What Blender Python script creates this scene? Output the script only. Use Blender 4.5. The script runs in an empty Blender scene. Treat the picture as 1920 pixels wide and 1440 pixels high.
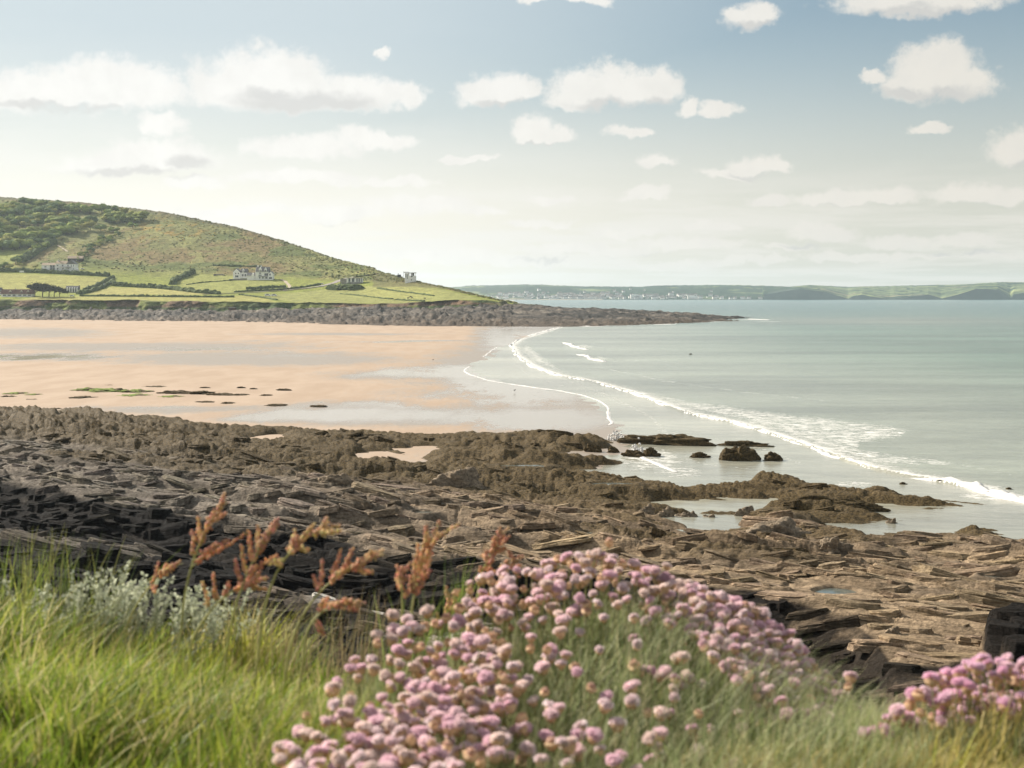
import bpy, math, random
import numpy as np
from math import radians as R, sin, cos, pi

random.seed(7)
rng = np.random.default_rng(7)
S = bpy.context.scene
COL = S.collection

# ------------------------------------------------------------------ camera, sky, sun, exposure
CAMZ = 22.0
FPX = 2638.0          # focal length in pixels of a 1920 wide picture
HOR = 555.0           # height of the horizon in that picture
cam = bpy.data.cameras.new('camera')
camo = bpy.data.objects.new('camera', cam)
COL.objects.link(camo)
camo.location = (0, 0, CAMZ)
camo.rotation_euler = (R(90), 0, 0)
cam.sensor_width = 36.0
cam.lens = 36.0 * FPX / 1920.0
cam.shift_y = -(720 - HOR) / 1920.0
cam.clip_start = 0.05
cam.clip_end = 60000
cam.dof.use_dof = True
cam.dof.focus_distance = 120.0
cam.dof.aperture_fstop = 8.5
S.camera = camo

SUN_AZ, SUN_EL = R(58), R(31)     # azimuth to the left of the view direction, elevation
sdir = (-sin(SUN_AZ) * cos(SUN_EL), cos(SUN_AZ) * cos(SUN_EL), sin(SUN_EL))
sun = bpy.data.lights.new('sun', 'SUN')
sun.energy = 4.6
sun.angle = R(0.55)
sun.color = (1.0, 0.91, 0.79)
suno = bpy.data.objects.new('sun', sun)
COL.objects.link(suno)
suno.rotation_euler = (R(90) - SUN_EL, 0, pi + SUN_AZ)
import mathutils
suno.rotation_euler = mathutils.Vector(sdir).to_track_quat('Z', 'Y').to_euler()
suno.location = (-60, 40, 90)

S.view_settings.view_transform = 'Standard'
S.view_settings.look = 'None'
S.view_settings.exposure = 0.92
S.view_settings.gamma = 1
S.view_settings.use_curve_mapping = False
S.render.engine = 'CYCLES'
S.cycles.use_denoising = True
S.cycles.max_bounces = 6
S.cycles.diffuse_bounces = 2
S.cycles.glossy_bounces = 2
S.cycles.transmission_bounces = 3
S.cycles.volume_bounces = 1
S.cycles.transparent_max_bounces = 6


class NT:
    """small helper for node trees"""
    def __init__(s, t):
        s.t = t

    def n(s, typ, **kw):
        nd = s.t.nodes.new(typ)
        ins = kw.pop('ins', {})
        for k, v in kw.items():
            setattr(nd, k, v)
        for k, v in ins.items():
            if hasattr(v, 'links') or isinstance(v, bpy.types.NodeSocket):
                s.t.links.new(v, nd.inputs[k])
            else:
                nd.inputs[k].default_value = v
        return nd

    def m(s, op, a, b=None, c=None, clamp=False):
        ins = {0: a}
        if b is not None: ins[1] = b
        if c is not None: ins[2] = c
        return s.n('ShaderNodeMath', operation=op, use_clamp=clamp, ins=ins).outputs[0]

    def v(s, op, a, b=None):
        ins = {0: a}
        if b is not None: ins[1] = b
        nd = s.n('ShaderNodeVectorMath', operation=op, ins=ins)
        return nd.outputs['Value'] if op in ('LENGTH', 'DOT_PRODUCT') else nd.outputs['Vector']

    def mix(s, f, a, b, blend='MIX'):
        nd = s.n('ShaderNodeMix', data_type='RGBA', blend_type=blend)
        for k, v in ((0, f), (6, a), (7, b)):
            if isinstance(v, bpy.types.NodeSocket):
                s.t.links.new(v, nd.inputs[k])
            else:
                nd.inputs[k].default_value = v if k == 0 else (*v, 1)[:4]
        return nd.outputs[2]

    def step(s, x, a, b, lo=0.0, hi=1.0):
        return s.n('ShaderNodeMapRange', interpolation_type='SMOOTHSTEP',
                   ins={0: x, 1: a, 2: b, 3: lo, 4: hi}).outputs[0]

    def noise(s, vec, scale, detail=4, rough=0.55, dist=0.0):
        return s.n('ShaderNodeTexNoise', ins={'Vector': vec, 'Scale': scale, 'Detail': detail,
                                              'Roughness': rough, 'Distortion': dist})

    def link(s, a, b):
        s.t.links.new(a, b)


# ---- world: physical sky, fair weather cumulus in direction space
world = bpy.data.worlds.new('World')
S.world = world
world.use_nodes = True
W = NT(world.node_tree)
world.node_tree.nodes.clear()
sky = W.n('ShaderNodeTexSky', sky_type='NISHITA', sun_disc=False)
sky.sun_elevation = SUN_EL
sky.sun_rotation = -SUN_AZ
sky.air_density = 1.0
sky.dust_density = 1.6
sky.ozone_density = 1.0
sky.altitude = 0
SKYS = 0.06


def px2ae(px, py):
    X = (px - 960) / FPX
    Z = (HOR - py) / FPX
    az = math.atan(X)
    return az, math.atan(Z * cos(az))


clouds = [  # cx, cy, rx, ry, flat
    (480, 165, 125, 78, 2.0), (440, 175, 100, 60, 2.0), (560, 170, 90, 60, 2.0), (520, 130, 75, 45, 1.2),
    (690, 178, 95, 42, 1.8), (655, 168, 60, 34, 1.5), (775, 180, 40, 32, 1.8), (600, 190, 170, 26, 1.2),
    (190, 160, 110, 62, 1.2), (90, 165, 90, 42, 1.2), (265, 165, 90, 48, 1.2), (20, 180, 80, 36, 1.2),
    (300, 300, 110, 44, 2.0), (220, 315, 120, 30, 1.6), (300, 235, 45, 26, 1.0), (370, 345, 60, 20, 1.5),
    (700, 262, 95, 24, 1.4), (560, 275, 130, 26, 1.2),
    (925, 180, 75, 42, 2.0), (965, 178, 52, 38, 2.0), (900, 185, 50, 30, 1.8),
    (1110, 175, 90, 62, 2.0), (1165, 165, 80, 52, 2.2), (1225, 160, 62, 40, 1.2), (1070, 192, 60, 32, 1.8),
    (1750, 150, 95, 72, 1.7), (1765, 115, 55, 50, 1.2), (1800, 165, 80, 44, 1.6), (1700, 170, 60, 34, 1.4), (1635, 152, 24, 13, 1.2),
    (1000, 250, 52, 34, 1.8), (1045, 252, 40, 20, 1.5), (1410, 32, 55, 30, 1.2), (1385, 30, 30, 20, 1.2),
    (1730, 0, 170, 28, 1.2), (1690, 8, 55, 28, 1.2), (1930, 280, 80, 52, 1.8), (1905, 285, 45, 32, 1.8),
    (1600, 372, 105, 25, 2.0), (1660, 372, 62, 26, 2.0), (1540, 374, 55, 20, 1.6), (1450, 372, 45, 17, 1.8),
    (1820, 370, 90, 27, 2.0), (1900, 372, 60, 22, 2.0), (1405, 312, 55, 26, 1.8), (1455, 312, 34, 20, 1.8), (1360, 326, 50, 12, 1.2),
    (1226, 308, 46, 20, 1.8), (1290, 205, 24, 20, 1.5), (1350, 208, 42, 18, 1.5), (1180, 250, 42, 15, 1.5),
    (1210, 365, 48, 18, 1.8), (790, 385, 110, 22, 1.0), (715, 100, 18, 14, 1.0), (1735, 240, 40, 9, 1), (1100, 0, 60, 12, 1), (1000, 2, 30, 9, 1),
    (1800, 455, 75, 20, 1.6), (1540, 440, 70, 22, 1.6), (1690, 450, 60, 16, 1.6), (1620, 480, 130, 12, 1.2), (1290, 460, 120, 15, 1.3),
    (1100, 470, 160, 14, 1.3), (1170, 440, 80, 13, 1.5), (1340, 430, 60, 12, 1.6), (1010, 420, 70, 12, 1.5), (1480, 465, 60, 10, 1.6), (1250, 495, 120, 8, 1.3), (1700, 480, 90, 8, 1.4), (1860, 478, 60, 7, 1.4), (560, 330, 150, 16, 1.2), (450, 395, 120, 14, 1.3), (900, 395, 60, 12, 1.5), (1030, 375, 45, 10, 1.5), (880, 300, 60, 10, 1.4), (740, 340, 90, 12, 1.4), (960, 490, 130, 12, 1.3), (820, 480, 150, 18, 1.3), (640, 400, 110, 20, 1.2), (1410, 490, 100, 10, 1.2),
]
shades = [(560, 190, 150, 24, 1.0), (510, 172, 70, 18, 1.0), (640, 196, 80, 16, 1.0), (250, 326, 150, 12, 1.0), (350, 305, 50, 16, 1.0), (1160, 196, 110, 16, 1.0), (1230, 188, 40, 14, 1.0), (940, 196, 70, 10, 1.0),
          (1770, 182, 100, 18, 1.0), (1690, 178, 60, 12, 1.0), (1725, 18, 130, 12, 1.0), (1010, 268, 60, 8, 1.0), (1925, 310, 60, 14, 1.0), (1600, 388, 110, 7, 1.0), (1830, 388, 110, 7, 1.0), (1410, 48, 50, 8, 1.0),
          (1420, 326, 60, 6, 1.0), (100, 200, 150, 10, 1.0), (1100, 484, 150, 6, 1.0), (1290, 476, 110, 6, 1.0), (1540, 462, 80, 7, 1.0), (1800, 474, 80, 6, 1.0), (640, 420, 120, 7, 1.0), (960, 504, 130, 5, 1.0)]


def cloud_group(name, lst, wa):
    grp = bpy.data.node_groups.new(name, 'ShaderNodeTree')
    grp.interface.new_socket('P', in_out='INPUT', socket_type='NodeSocketVector')
    grp.interface.new_socket('D', in_out='OUTPUT', socket_type='NodeSocketFloat')
    G = NT(grp)
    gi = G.n('NodeGroupInput')
    go = G.n('NodeGroupOutput')
    P = gi.outputs[0]
    n1 = G.noise(P, 26, 6, 0.62)
    warp = G.v('MULTIPLY', G.v('SUBTRACT', n1.outputs['Color'], (0.5, 0.5, 0.5)), (0.030 * wa, 0.022 * wa, 0))
    n2 = G.noise(P, 75, 5, 0.6)
    warp2 = G.v('MULTIPLY', G.v('SUBTRACT', n2.outputs['Color'], (0.5, 0.5, 0.5)), (0.012 * wa, 0.010 * wa, 0))
    Q = G.v('ADD', G.v('ADD', P, warp), warp2)
    acc = None
    for cx, cy, rx, ry, fl in lst:
        az, el = px2ae(cx, cy)
        q = G.v('MULTIPLY', G.v('SUBTRACT', Q, (az, el, 0)), (FPX / rx, FPX / ry, 0))
        q = G.v('MAXIMUM', q, G.v('MULTIPLY', q, (-1, -fl, -1)))
        d = G.m('SUBTRACT', 1.0, G.v('LENGTH', q))
        acc = d if acc is None else G.m('SMOOTH_MAX', acc, d, 0.25)
    G.link(acc, go.inputs[0])
    return grp


grp = cloud_group('cloud_density', clouds, 1.0)
grp2 = cloud_group('cloud_base', shades, 1.0)

tc = W.n('ShaderNodeTexCoord')
sx = W.n('ShaderNodeSeparateXYZ', ins={0: tc.outputs['Generated']})
az = W.m('ARCTAN2', sx.outputs[0], sx.outputs[1])
el = W.m('ARCSINE', sx.outputs[2])
Pv = W.n('ShaderNodeCombineXYZ', ins={0: az, 1: el}).outputs[0]
g1 = W.n('ShaderNodeGroup'); g1.node_tree = grp; W.link(Pv, g1.inputs[0])
g2 = W.n('ShaderNodeGroup'); g2.node_tree = grp2; W.link(Pv, g2.inputs[0])
dens = g1.outputs[0]
fn = W.noise(Pv, 120, 6, 0.65).outputs[0]
fn2 = W.noise(Pv, 38, 5, 0.6).outputs[0]
dsoft = W.m('ADD', dens, W.m('ADD', W.m('MULTIPLY', W.m('SUBTRACT', fn, 0.5), 0.75), W.m('MULTIPLY', W.m('SUBTRACT', fn2, 0.5), 0.7)))
alpha = W.m('MULTIPLY', W.step(dsoft, -0.13, 0.42), W.step(az, -0.40, 0.30, 0.86, 0.93))
# thin layer cloud, thicker towards the horizon (flat sheet seen edge on)
zc = W.m('MAXIMUM', W.m('ADD', sx.outputs[2], 0.045), 0.02)
sheet = W.n('ShaderNodeCombineXYZ', ins={0: W.m('DIVIDE', sx.outputs[0], zc), 1: W.m('DIVIDE', sx.outputs[1], zc)}).outputs[0]
ln = W.noise(sheet, 0.55, 7, 0.6).outputs[0]
lowm = W.step(sx.outputs[2], 0.03, 0.11, 0.85, 0.0)
leftm = W.step(az, -0.55, 0.30, 0.55, 0.0)
thin = W.m('MULTIPLY', W.step(ln, 0.41, 0.60), W.m('MAXIMUM', lowm, W.m('MULTIPLY', leftm, W.step(el, 0.05, 0.16, 1.0, 0.15))))
thin = W.m('MAXIMUM', thin, W.m('MULTIPLY', W.step(ln, 0.42, 0.60), W.step(el, 0.24, 0.42, 0.0, 0.9)))  # high cloud above the view, added to brighten the fill light
# cloud shade: thick below, lit towards the sun (left and up)
core = W.step(W.m('ADD', g2.outputs[0], W.m('MULTIPLY', W.m('SUBTRACT', fn, 0.5), 0.6)), -0.15, 0.65, 0.0, 0.85)
K = 0.895 / SKYS
cosS = W.v('DOT_PRODUCT', tc.outputs['Generated'], sdir)
glow = W.step(cosS, 0.20, 0.68)
k3 = lambda a, b, c: (a * K, b * K, c * K)
bright = W.mix(glow, k3(0.49, 0.465, 0.42), k3(0.60, 0.59, 0.565))
ccol = W.mix(core, bright, W.mix(glow, k3(0.36, 0.355, 0.34), k3(0.42, 0.415, 0.405)))
ccol = W.mix(W.m('MULTIPLY', W.step(fn2, 0.35, 0.7), 0.25), ccol, k3(0.42, 0.41, 0.39))
# veil of moist air: whitens the sky towards the horizon and towards the sun
vlow = W.mix(glow, k3(0.405, 0.40, 0.35), k3(0.615, 0.59, 0.53))
vhigh = W.mix(glow, k3(0.30, 0.345, 0.36), k3(0.41, 0.45, 0.465))
vcol = W.mix(W.step(el, 0.05, 0.19), vlow, vhigh)
veilf = W.m('MAXIMUM', W.step(el, 0.04, 0.265, 0.97, 0.09), W.m('MULTIPLY', glow, 0.8))
skyc = W.mix(1.0, sky.outputs[0], (0.65, 0.78, 0.79), 'MULTIPLY')
base = W.mix(veilf, skyc, vcol)
base = W.mix(thin, base, W.mix(0.12, bright, k3(0.40, 0.42, 0.40)))
tot = W.mix(alpha, base, ccol)
bg = W.n('ShaderNodeBackground', ins={'Color': tot, 'Strength': SKYS})
wo = W.n('ShaderNodeOutputWorld', ins={0: bg.outputs[0]})
world.cycles.sampling_method = 'MANUAL'
world.cycles.sample_map_resolution = 512


# ------------------------------------------------------------------ numeric helpers
def P3(px, py, Y):
    """point at distance Y seen at pixel (px, py)"""
    return ((px - 960) / FPX * Y, Y, CAMZ - (py - HOR) / FPX * Y)


def onz(px, py, z=0.0):
    Y = (CAMZ - z) * FPX / (py - HOR)
    return ((px - 960) / FPX * Y, Y)


def proj(x, y, z):
    return 960 + x / y * FPX, HOR + (CAMZ - z) / y * FPX


def h2(i, j, seed):
    i = i.astype(np.int64); j = j.astype(np.int64)
    h = (i * 374761393 + j * 668265263 + seed * 1442695041) & 0xFFFFFFFF
    h = ((h ^ (h >> 13)) * 1274126177) & 0xFFFFFFFF
    h = (h ^ (h >> 16)) & 0xFFFFFFFF
    return h / 4294967295.0


def vn(x, y, seed=0):
    xi = np.floor(x); yi = np.floor(y)
    fx = x - xi; fy = y - yi
    fx = fx * fx * fx * (fx * (fx * 6 - 15) + 10); fy = fy * fy * fy * (fy * (fy * 6 - 15) + 10)
    a = h2(xi, yi, seed); b = h2(xi + 1, yi, seed); c = h2(xi, yi + 1, seed); d = h2(xi + 1, yi + 1, seed)
    return (a + (b - a) * fx + (c - a) * fy + (a - b - c + d) * fx * fy) * 2 - 1


def fbm(x, y, seed=0, octv=4, gain=0.5, lac=2.03):
    s = 0; a = 1; t = 0
    for k in range(octv):
        s = s + a * vn(x + 13.7 * k, y - 7.1 * k, seed + k); t += a
        a *= gain; x = x * lac; y = y * lac
    return s / t


def cells(x, y, seed=0):
    """F1, F2 and a random number per cell"""
    xi = np.floor(x); yi = np.floor(y)
    f1 = np.full(x.shape, 9.0); f2 = np.full(x.shape, 9.0); rid = np.zeros(x.shape)
    for dx in (-1, 0, 1):
        for dy in (-1, 0, 1):
            cx = xi + dx; cy = yi + dy
            px_ = cx + h2(cx, cy, seed); py_ = cy + h2(cx, cy, seed + 91)
            d = np.hypot(px_ - x, py_ - y)
            r = h2(cx, cy, seed + 173)
            near = d < f1
            f2 = np.where(near, f1, np.minimum(f2, d))
            rid = np.where(near, r, rid)
            f1 = np.where(near, d, f1)
    return f1, f2, rid


def sst(x, a, b):
    t = np.clip((x - a) / (b - a), 0, 1)
    return t * t * (3 - 2 * t)


def sdf(x, y, poly):
    """signed distance to polygon, positive inside"""
    poly = np.asarray(poly, float)
    d = np.full(x.shape, 1e18); ins = np.zeros(x.shape, bool)
    n = len(poly)
    for i in range(n):
        ax, ay = poly[i]; bx, by = poly[(i + 1) % n]
        ex, ey = bx - ax, by - ay
        wx, wy = x - ax, y - ay
        t = np.clip((wx * ex + wy * ey) / (ex * ex + ey * ey + 1e-12), 0, 1)
        d = np.minimum(d, (wx - ex * t) ** 2 + (wy - ey * t) ** 2)
        c = ((ay > y) != (by > y)) & (x < (bx - ax) * (y - ay) / (by - ay + 1e-12) + ax)
        ins ^= c
    return np.where(ins, 1, -1) * np.sqrt(d)


def dline(x, y, pts):
    d = np.full(x.shape, 1e18)
    for (ax, ay), (bx, by) in zip(pts[:-1], pts[1:]):
        ex, ey = bx - ax, by - ay
        wx, wy = x - ax, y - ay
        t = np.clip((wx * ex + wy * ey) / (ex * ex + ey * ey + 1e-12), 0, 1)
        d = np.minimum(d, (wx - ex * t) ** 2 + (wy - ey * t) ** 2)
    return np.sqrt(d)


def mixc(a, b, t):
    return a * (1 - t[..., None]) + np.asarray(b) * t[..., None]


def C3(c, shape):
    return np.broadcast_to(np.asarray(c, float), shape + (3,)).copy()


# ------------------------------------------------------------------ mesh helpers
def mesh_np(name, V, F, mat=None, col=None, smooth=True, attrs=None, mats=None, midx=None):
    V = np.asarray(V, np.float32).reshape(-1, 3)
    me = bpy.data.meshes.new(name)
    if isinstance(F, np.ndarray):
        k = F.shape[1]
        nF = len(F); loops = F.reshape(-1).astype(np.int32)
        starts = (np.arange(nF) * k).astype(np.int32)
    else:
        ln_ = np.array([len(f) for f in F]); nF = len(F)
        loops = np.array([i for f in F for i in f], np.int32)
        starts = np.concatenate(([0], np.cumsum(ln_)[:-1])).astype(np.int32)
    me.vertices.add(len(V)); me.vertices.foreach_set('co', V.reshape(-1))
    me.loops.add(len(loops)); me.loops.foreach_set('vertex_index', loops)
    me.polygons.add(nF); me.polygons.foreach_set('loop_start', starts)
    if smooth:
        me.polygons.foreach_set('use_smooth', np.ones(nF, bool))
    for m in (mats or ([mat] if mat else [])):
        me.materials.append(m)
    if midx is not None:
        me.polygons.foreach_set('material_index', np.asarray(midx, np.int32))
    me.update(calc_edges=True)
    if not smooth:
        me.shade_flat()
    if col is not None:
        a = me.attributes.new('Col', 'FLOAT_COLOR', 'POINT')
        c = np.ones((len(V), 4), np.float32); c[:, :3] = np.asarray(col).reshape(-1, 3)
        a.data.foreach_set('color', c.reshape(-1))
    for k_, v_ in (attrs or {}).items():
        a = me.attributes.new(k_, 'FLOAT', 'POINT')
        a.data.foreach_set('value', np.asarray(v_, np.float32).reshape(-1))
    me.validate()
    return me


def link(name, me, parent=None, loc=None, rz=None, scale=None):
    o = bpy.data.objects.new(name, me)
    COL.objects.link(o)
    if parent is not None: o.parent = parent
    if loc is not None: o.location = loc
    if rz is not None: o.rotation_euler = (0, 0, rz) if not isinstance(rz, tuple) else rz
    if scale is not None: o.scale = (scale,) * 3 if isinstance(scale, (int, float)) else scale
    return o


def tag(o, label=None, cat=None, group=None, kind=None):
    if label: o['label'] = label
    if cat: o['category'] = cat
    if group: o['group'] = group
    if kind: o['kind'] = kind
    return o


def thing(name, label, cat, loc=(0, 0, 0), rz=0, group=None):
    o = bpy.data.objects.new(name, None)
    COL.objects.link(o)
    o.empty_display_size = 0.1
    o.location = loc
    o.rotation_euler = (0, 0, rz)
    return tag(o, label, cat, group)


def gridF(nr, nc, keep=None):
    i = np.arange(nr - 1)[:, None] * nc + np.arange(nc - 1)[None, :]
    F = np.stack([i, i + 1, i + nc + 1, i + nc], -1)
    if keep is not None:
        k = keep[:-1, :-1] | keep[1:, :-1] | keep[:-1, 1:] | keep[1:, 1:]
        F = F[k]
    return F.reshape(-1, 4)


def compact(V, F, *arr):
    used = np.unique(F)
    rm = np.full(len(V), -1); rm[used] = np.arange(len(used))
    return (V[used], rm[F]) + tuple(a.reshape(len(V), -1)[used] for a in arr)


class MB:
    """collects simple shapes into one mesh"""
    def __init__(s):
        s.v = []; s.f = []

    def add(s, v, f):
        b = len(s.v); s.v += [tuple(p) for p in v]; s.f += [tuple(i + b for i in q) for q in f]
        return s

    def box(s, x0, x1, y0, y1, z0, z1):
        return s.add([(x0, y0, z0), (x1, y0, z0), (x1, y1, z0), (x0, y1, z0), (x0, y0, z1), (x1, y0, z1), (x1, y1, z1), (x0, y1, z1)],
                     [(0, 3, 2, 1), (4, 5, 6, 7), (0, 1, 5, 4), (1, 2, 6, 5), (2, 3, 7, 6), (3, 0, 4, 7)])

    def gable(s, x0, x1, y0, y1, z0, z1, axis='x'):
        """gable roof, ridge along axis"""
        if axis == 'x':
            ym = (y0 + y1) / 2
            return s.add([(x0, y0, z0), (x1, y0, z0), (x1, y1, z0), (x0, y1, z0), (x0, ym, z1), (x1, ym, z1)],
                         [(0, 1, 5, 4), (2, 3, 4, 5), (1, 2, 5), (3, 0, 4), (0, 3, 2, 1)])
        xm = (x0 + x1) / 2
        return s.add([(x0, y0, z0), (x1, y0, z0), (x1, y1, z0), (x0, y1, z0), (xm, y0, z1), (xm, y1, z1)],
                     [(3, 0, 4, 5), (1, 2, 5, 4), (0, 1, 4), (2, 3, 5), (0, 3, 2, 1)])

    def tube(s, pts, rad, n=6):
        pts = [mathutils.Vector(p) for p in pts]
        rad = rad if hasattr(rad, '__len__') else [rad] * len(pts)
        b = len(s.v)
        for i, p in enumerate(pts):
            d = (pts[min(i + 1, len(pts) - 1)] - pts[max(i - 1, 0)]).normalized()
            a = d.orthogonal().normalized() if i == 0 else (a - d * a.dot(d)).normalized()
            c = d.cross(a)
            for k in range(n):
                t = 2 * pi * k / n
                s.v.append(tuple(p + (a * cos(t) + c * sin(t)) * rad[i]))
        for i in range(len(pts) - 1):
            for k in range(n):
                k2 = (k + 1) % n
                s.f.append((b + i * n + k, b + i * n + k2, b + (i + 1) * n + k2, b + (i + 1) * n + k))
        s.f.append(tuple(b + k for k in range(n))[::-1])
        s.f.append(tuple(b + (len(pts) - 1) * n + k for k in range(n)))
        return s

    def mesh(s, name, mat, smooth=False):
        return mesh_np(name, s.v, s.f, mat, smooth=smooth)


# ------------------------------------------------------------------ materials
def mat(name, color=(0.5, 0.5, 0.5), rough=0.7, use_attr=False, nscale=None, namt=0.3, n2=None, bump=None, bdist=0.05,
        spec=0.3, transl=0.0, detail=5, stretch=None, metallic=0.0):
    m = bpy.data.materials.new(name)
    m.use_nodes = True
    m.node_tree.nodes.clear()
    T = NT(m.node_tree)
    pos = T.n('ShaderNodeNewGeometry').outputs['Position'] if nscale is None or nscale < 200 else T.n('ShaderNodeTexCoord').outputs['Object']
    if stretch:
        pos = T.v('MULTIPLY', pos, stretch)
    if use_attr:
        c = T.n('ShaderNodeAttribute', attribute_name='Col').outputs['Color']
    else:
        c = T.n('ShaderNodeRGB').outputs[0]
        c.default_value = (*color, 1)
    if nscale:
        f = T.noise(pos, nscale, detail, 0.6).outputs[0]
        f = T.step(f, 0.3, 0.7, 1 - namt, 1 + namt)
        c = T.v('SCALE', c); nd = c.node; T.link(f, nd.inputs['Scale'])
    if n2:
        f = T.noise(pos, n2[0], 3, 0.5).outputs[0]
        f = T.step(f, 0.35, 0.65, 1 - n2[1], 1 + n2[1])
        c = T.v('SCALE', c); nd = c.node; T.link(f, nd.inputs['Scale'])
    bs = T.n('ShaderNodeBsdfPrincipled', ins={'Base Color': c, 'Roughness': rough, 'Specular IOR Level': spec, 'Metallic': metallic})
    if bump:
        h = T.noise(pos, bump, 6, 0.62).outputs[0]
        b = T.n('ShaderNodeBump', ins={'Height': h, 'Distance': bdist, 'Strength': 1.0})
        T.link(b.outputs[0], bs.inputs['Normal'])
    out = bs.outputs[0]
    if transl > 0:
        tr = T.n('ShaderNodeBsdfTranslucent', ins={'Color': c})
        out = T.n('ShaderNodeMixShader', ins={0: transl, 1: out, 2: tr.outputs[0]}).outputs[0]
    T.n('ShaderNodeOutputMaterial', ins={0: out})
    return m


M = {}
M['headland'] = mat('headland', use_attr=True, rough=0.95, spec=0.1, nscale=0.12, namt=0.22, n2=(0.6, 0.25), bump=0.5, bdist=0.9)
M['far'] = mat('far_land', use_attr=True, rough=1, spec=0.0, nscale=0.012, namt=0.2, n2=(0.004, 0.15))
M['rockfar'] = mat('reef_rock', use_attr=True, rough=0.85, spec=0.3, nscale=0.35, namt=0.45, bump=0.8, bdist=0.8)
M['leaf_far'] = mat('tree_leaves', use_attr=True, rough=0.9, spec=0.1, nscale=0.1, namt=0.25, transl=0.15)
M['bark'] = mat('bark', (0.11, 0.085, 0.065), 0.9, nscale=1.0, namt=0.3)
M['hedge'] = mat('hedge_leaves', (0.075, 0.098, 0.038), 0.9, spec=0.1, nscale=0.5, namt=0.5, bump=0.9, bdist=0.6)
M['render_white'] = mat('white_render', (0.90, 0.89, 0.86), 0.8, nscale=0.8, namt=0.05)
M['cream'] = mat('cream_render', (0.66, 0.60, 0.50), 0.8, nscale=0.8, namt=0.06)
M['slate'] = mat('slate_roof', (0.13, 0.125, 0.125), 0.6, nscale=1.0, namt=0.2)
M['tan_roof'] = mat('tan_tile_roof', (0.36, 0.28, 0.20), 0.8, nscale=1.0, namt=0.15)
M['red_roof'] = mat('red_tile_roof', (0.14, 0.075, 0.055), 0.8, nscale=1.0, namt=0.2)
M['stone'] = mat('grey_stone', (0.27, 0.25, 0.23), 0.9, nscale=1.2, namt=0.3, bump=2, bdist=0.1)
M['glass'] = mat('window_glass', (0.05, 0.06, 0.07), 0.12, spec=0.6, nscale=2, namt=0.1)
M['timber'] = mat('dark_timber', (0.06, 0.05, 0.045), 0.7, nscale=2, namt=0.2)
M['road'] = mat('road_tarmac', (0.30, 0.27, 0.24), 0.9, nscale=0.3, namt=0.15)
M['track'] = mat('sandy_track', (0.42, 0.35, 0.25), 0.95, nscale=0.3, namt=0.15)
M['white_paint'] = mat('white_paint', (0.8, 0.8, 0.78), 0.4, nscale=2, namt=0.04)
M['tyre'] = mat('tyre_rubber', (0.03, 0.03, 0.03), 0.8, nscale=3, namt=0.1)
M['town'] = mat('town_walls', (0.8, 0.77, 0.72), 0.9, nscale=0.02, namt=0.25)
M['town_roof'] = mat('town_roofs', (0.20, 0.16, 0.14), 0.9, nscale=0.02, namt=0.3)
M['soil'] = mat('turf_soil', (0.075, 0.070, 0.03), 1, nscale=14, namt=0.5, bump=40, bdist=0.01)
M['grass'] = mat('grass_blades', use_attr=True, rough=0.55, spec=0.3, transl=0.42, nscale=3.0, namt=0.12)
M['leaves'] = mat('thrift_leaves', use_attr=True, rough=0.6, spec=0.25, transl=0.3, nscale=9.0, namt=0.2)
M['stem'] = mat('flower_stalk', (0.26, 0.25, 0.10), 0.6, transl=0.2, nscale=30, namt=0.2)
M['petal'] = mat('pink_petals', use_attr=True, rough=0.6, spec=0.15, transl=0.5, nscale=35, namt=0.10)
M['bract'] = mat('papery_bracts', (0.76, 0.54, 0.34), 0.7, transl=0.35, nscale=60, namt=0.2)
M['seed'] = mat('sorrel_seeds', use_attr=True, rough=0.7, transl=0.25, nscale=60, namt=0.3)
M['sorrel_stem'] = mat('sorrel_stalk', (0.42, 0.40, 0.16), 0.6, transl=0.15, nscale=20, namt=0.25)
M['silver'] = mat('silvery_leaves', use_attr=True, rough=0.9, spec=0.1, transl=0.25, nscale=12, namt=0.15)


def rock_material(name, weed=False):
    m = bpy.data.materials.new(name); m.use_nodes = True; m.node_tree.nodes.clear()
    T = NT(m.node_tree)
    pos = T.n('ShaderNodeNewGeometry').outputs['Position']
    # bedding direction: stretch along strike
    rot = T.n('ShaderNodeVectorRotate', rotation_type='Z_AXIS', ins={'Vector': pos, 'Angle': R(31)}).outputs[0]
    bed = T.v('MULTIPLY', rot, (0.6, 1.5, 3.0))
    c = T.n('ShaderNodeAttribute', attribute_name='Col').outputs['Color']
    wd = T.n('ShaderNodeAttribute', attribute_name='weed').outputs['Fac']
    a = T.step(T.noise(bed, 1.1, 7, 0.7).outputs[0], 0.3, 0.7, 0.6, 1.35)
    b = T.step(T.noise(pos, 3.2, 5, 0.65).outputs[0], 0.3, 0.7, 0.68, 1.30)
    c = T.v('SCALE', c); T.link(T.m('MULTIPLY', a, b), c.node.inputs['Scale'])
    # weed: dark olive clumps
    wn = T.step(T.noise(pos, 5.0, 4, 0.6).outputs[0], 0.35, 0.65)
    wc = T.mix(wn, (0.038, 0.027, 0.012), (0.135, 0.096, 0.043))
    c2 = T.mix(wd, c, wc)
    bs = T.n('ShaderNodeBsdfPrincipled', ins={'Base Color': c2, 'Roughness': T.m('SUBTRACT', 0.85, T.m('MULTIPLY', wd, 0.25)), 'Specular IOR Level': 0.07})
    h1 = T.noise(bed, 2.3, 6, 0.7).outputs[0]
    h3 = T.noise(pos, 7.0, 4, 0.6).outputs[0]
    h = T.m('ADD', T.m('MULTIPLY', h1, 1.0), T.m('MULTIPLY', h3, 0.35))
    bp = T.n('ShaderNodeBump', ins={'Height': h, 'Distance': 0.30, 'Strength': 0.95})
    T.link(bp.outputs[0], bs.inputs['Normal'])
    T.n('ShaderNodeOutputMaterial', ins={0: bs.outputs[0]})
    return m


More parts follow.
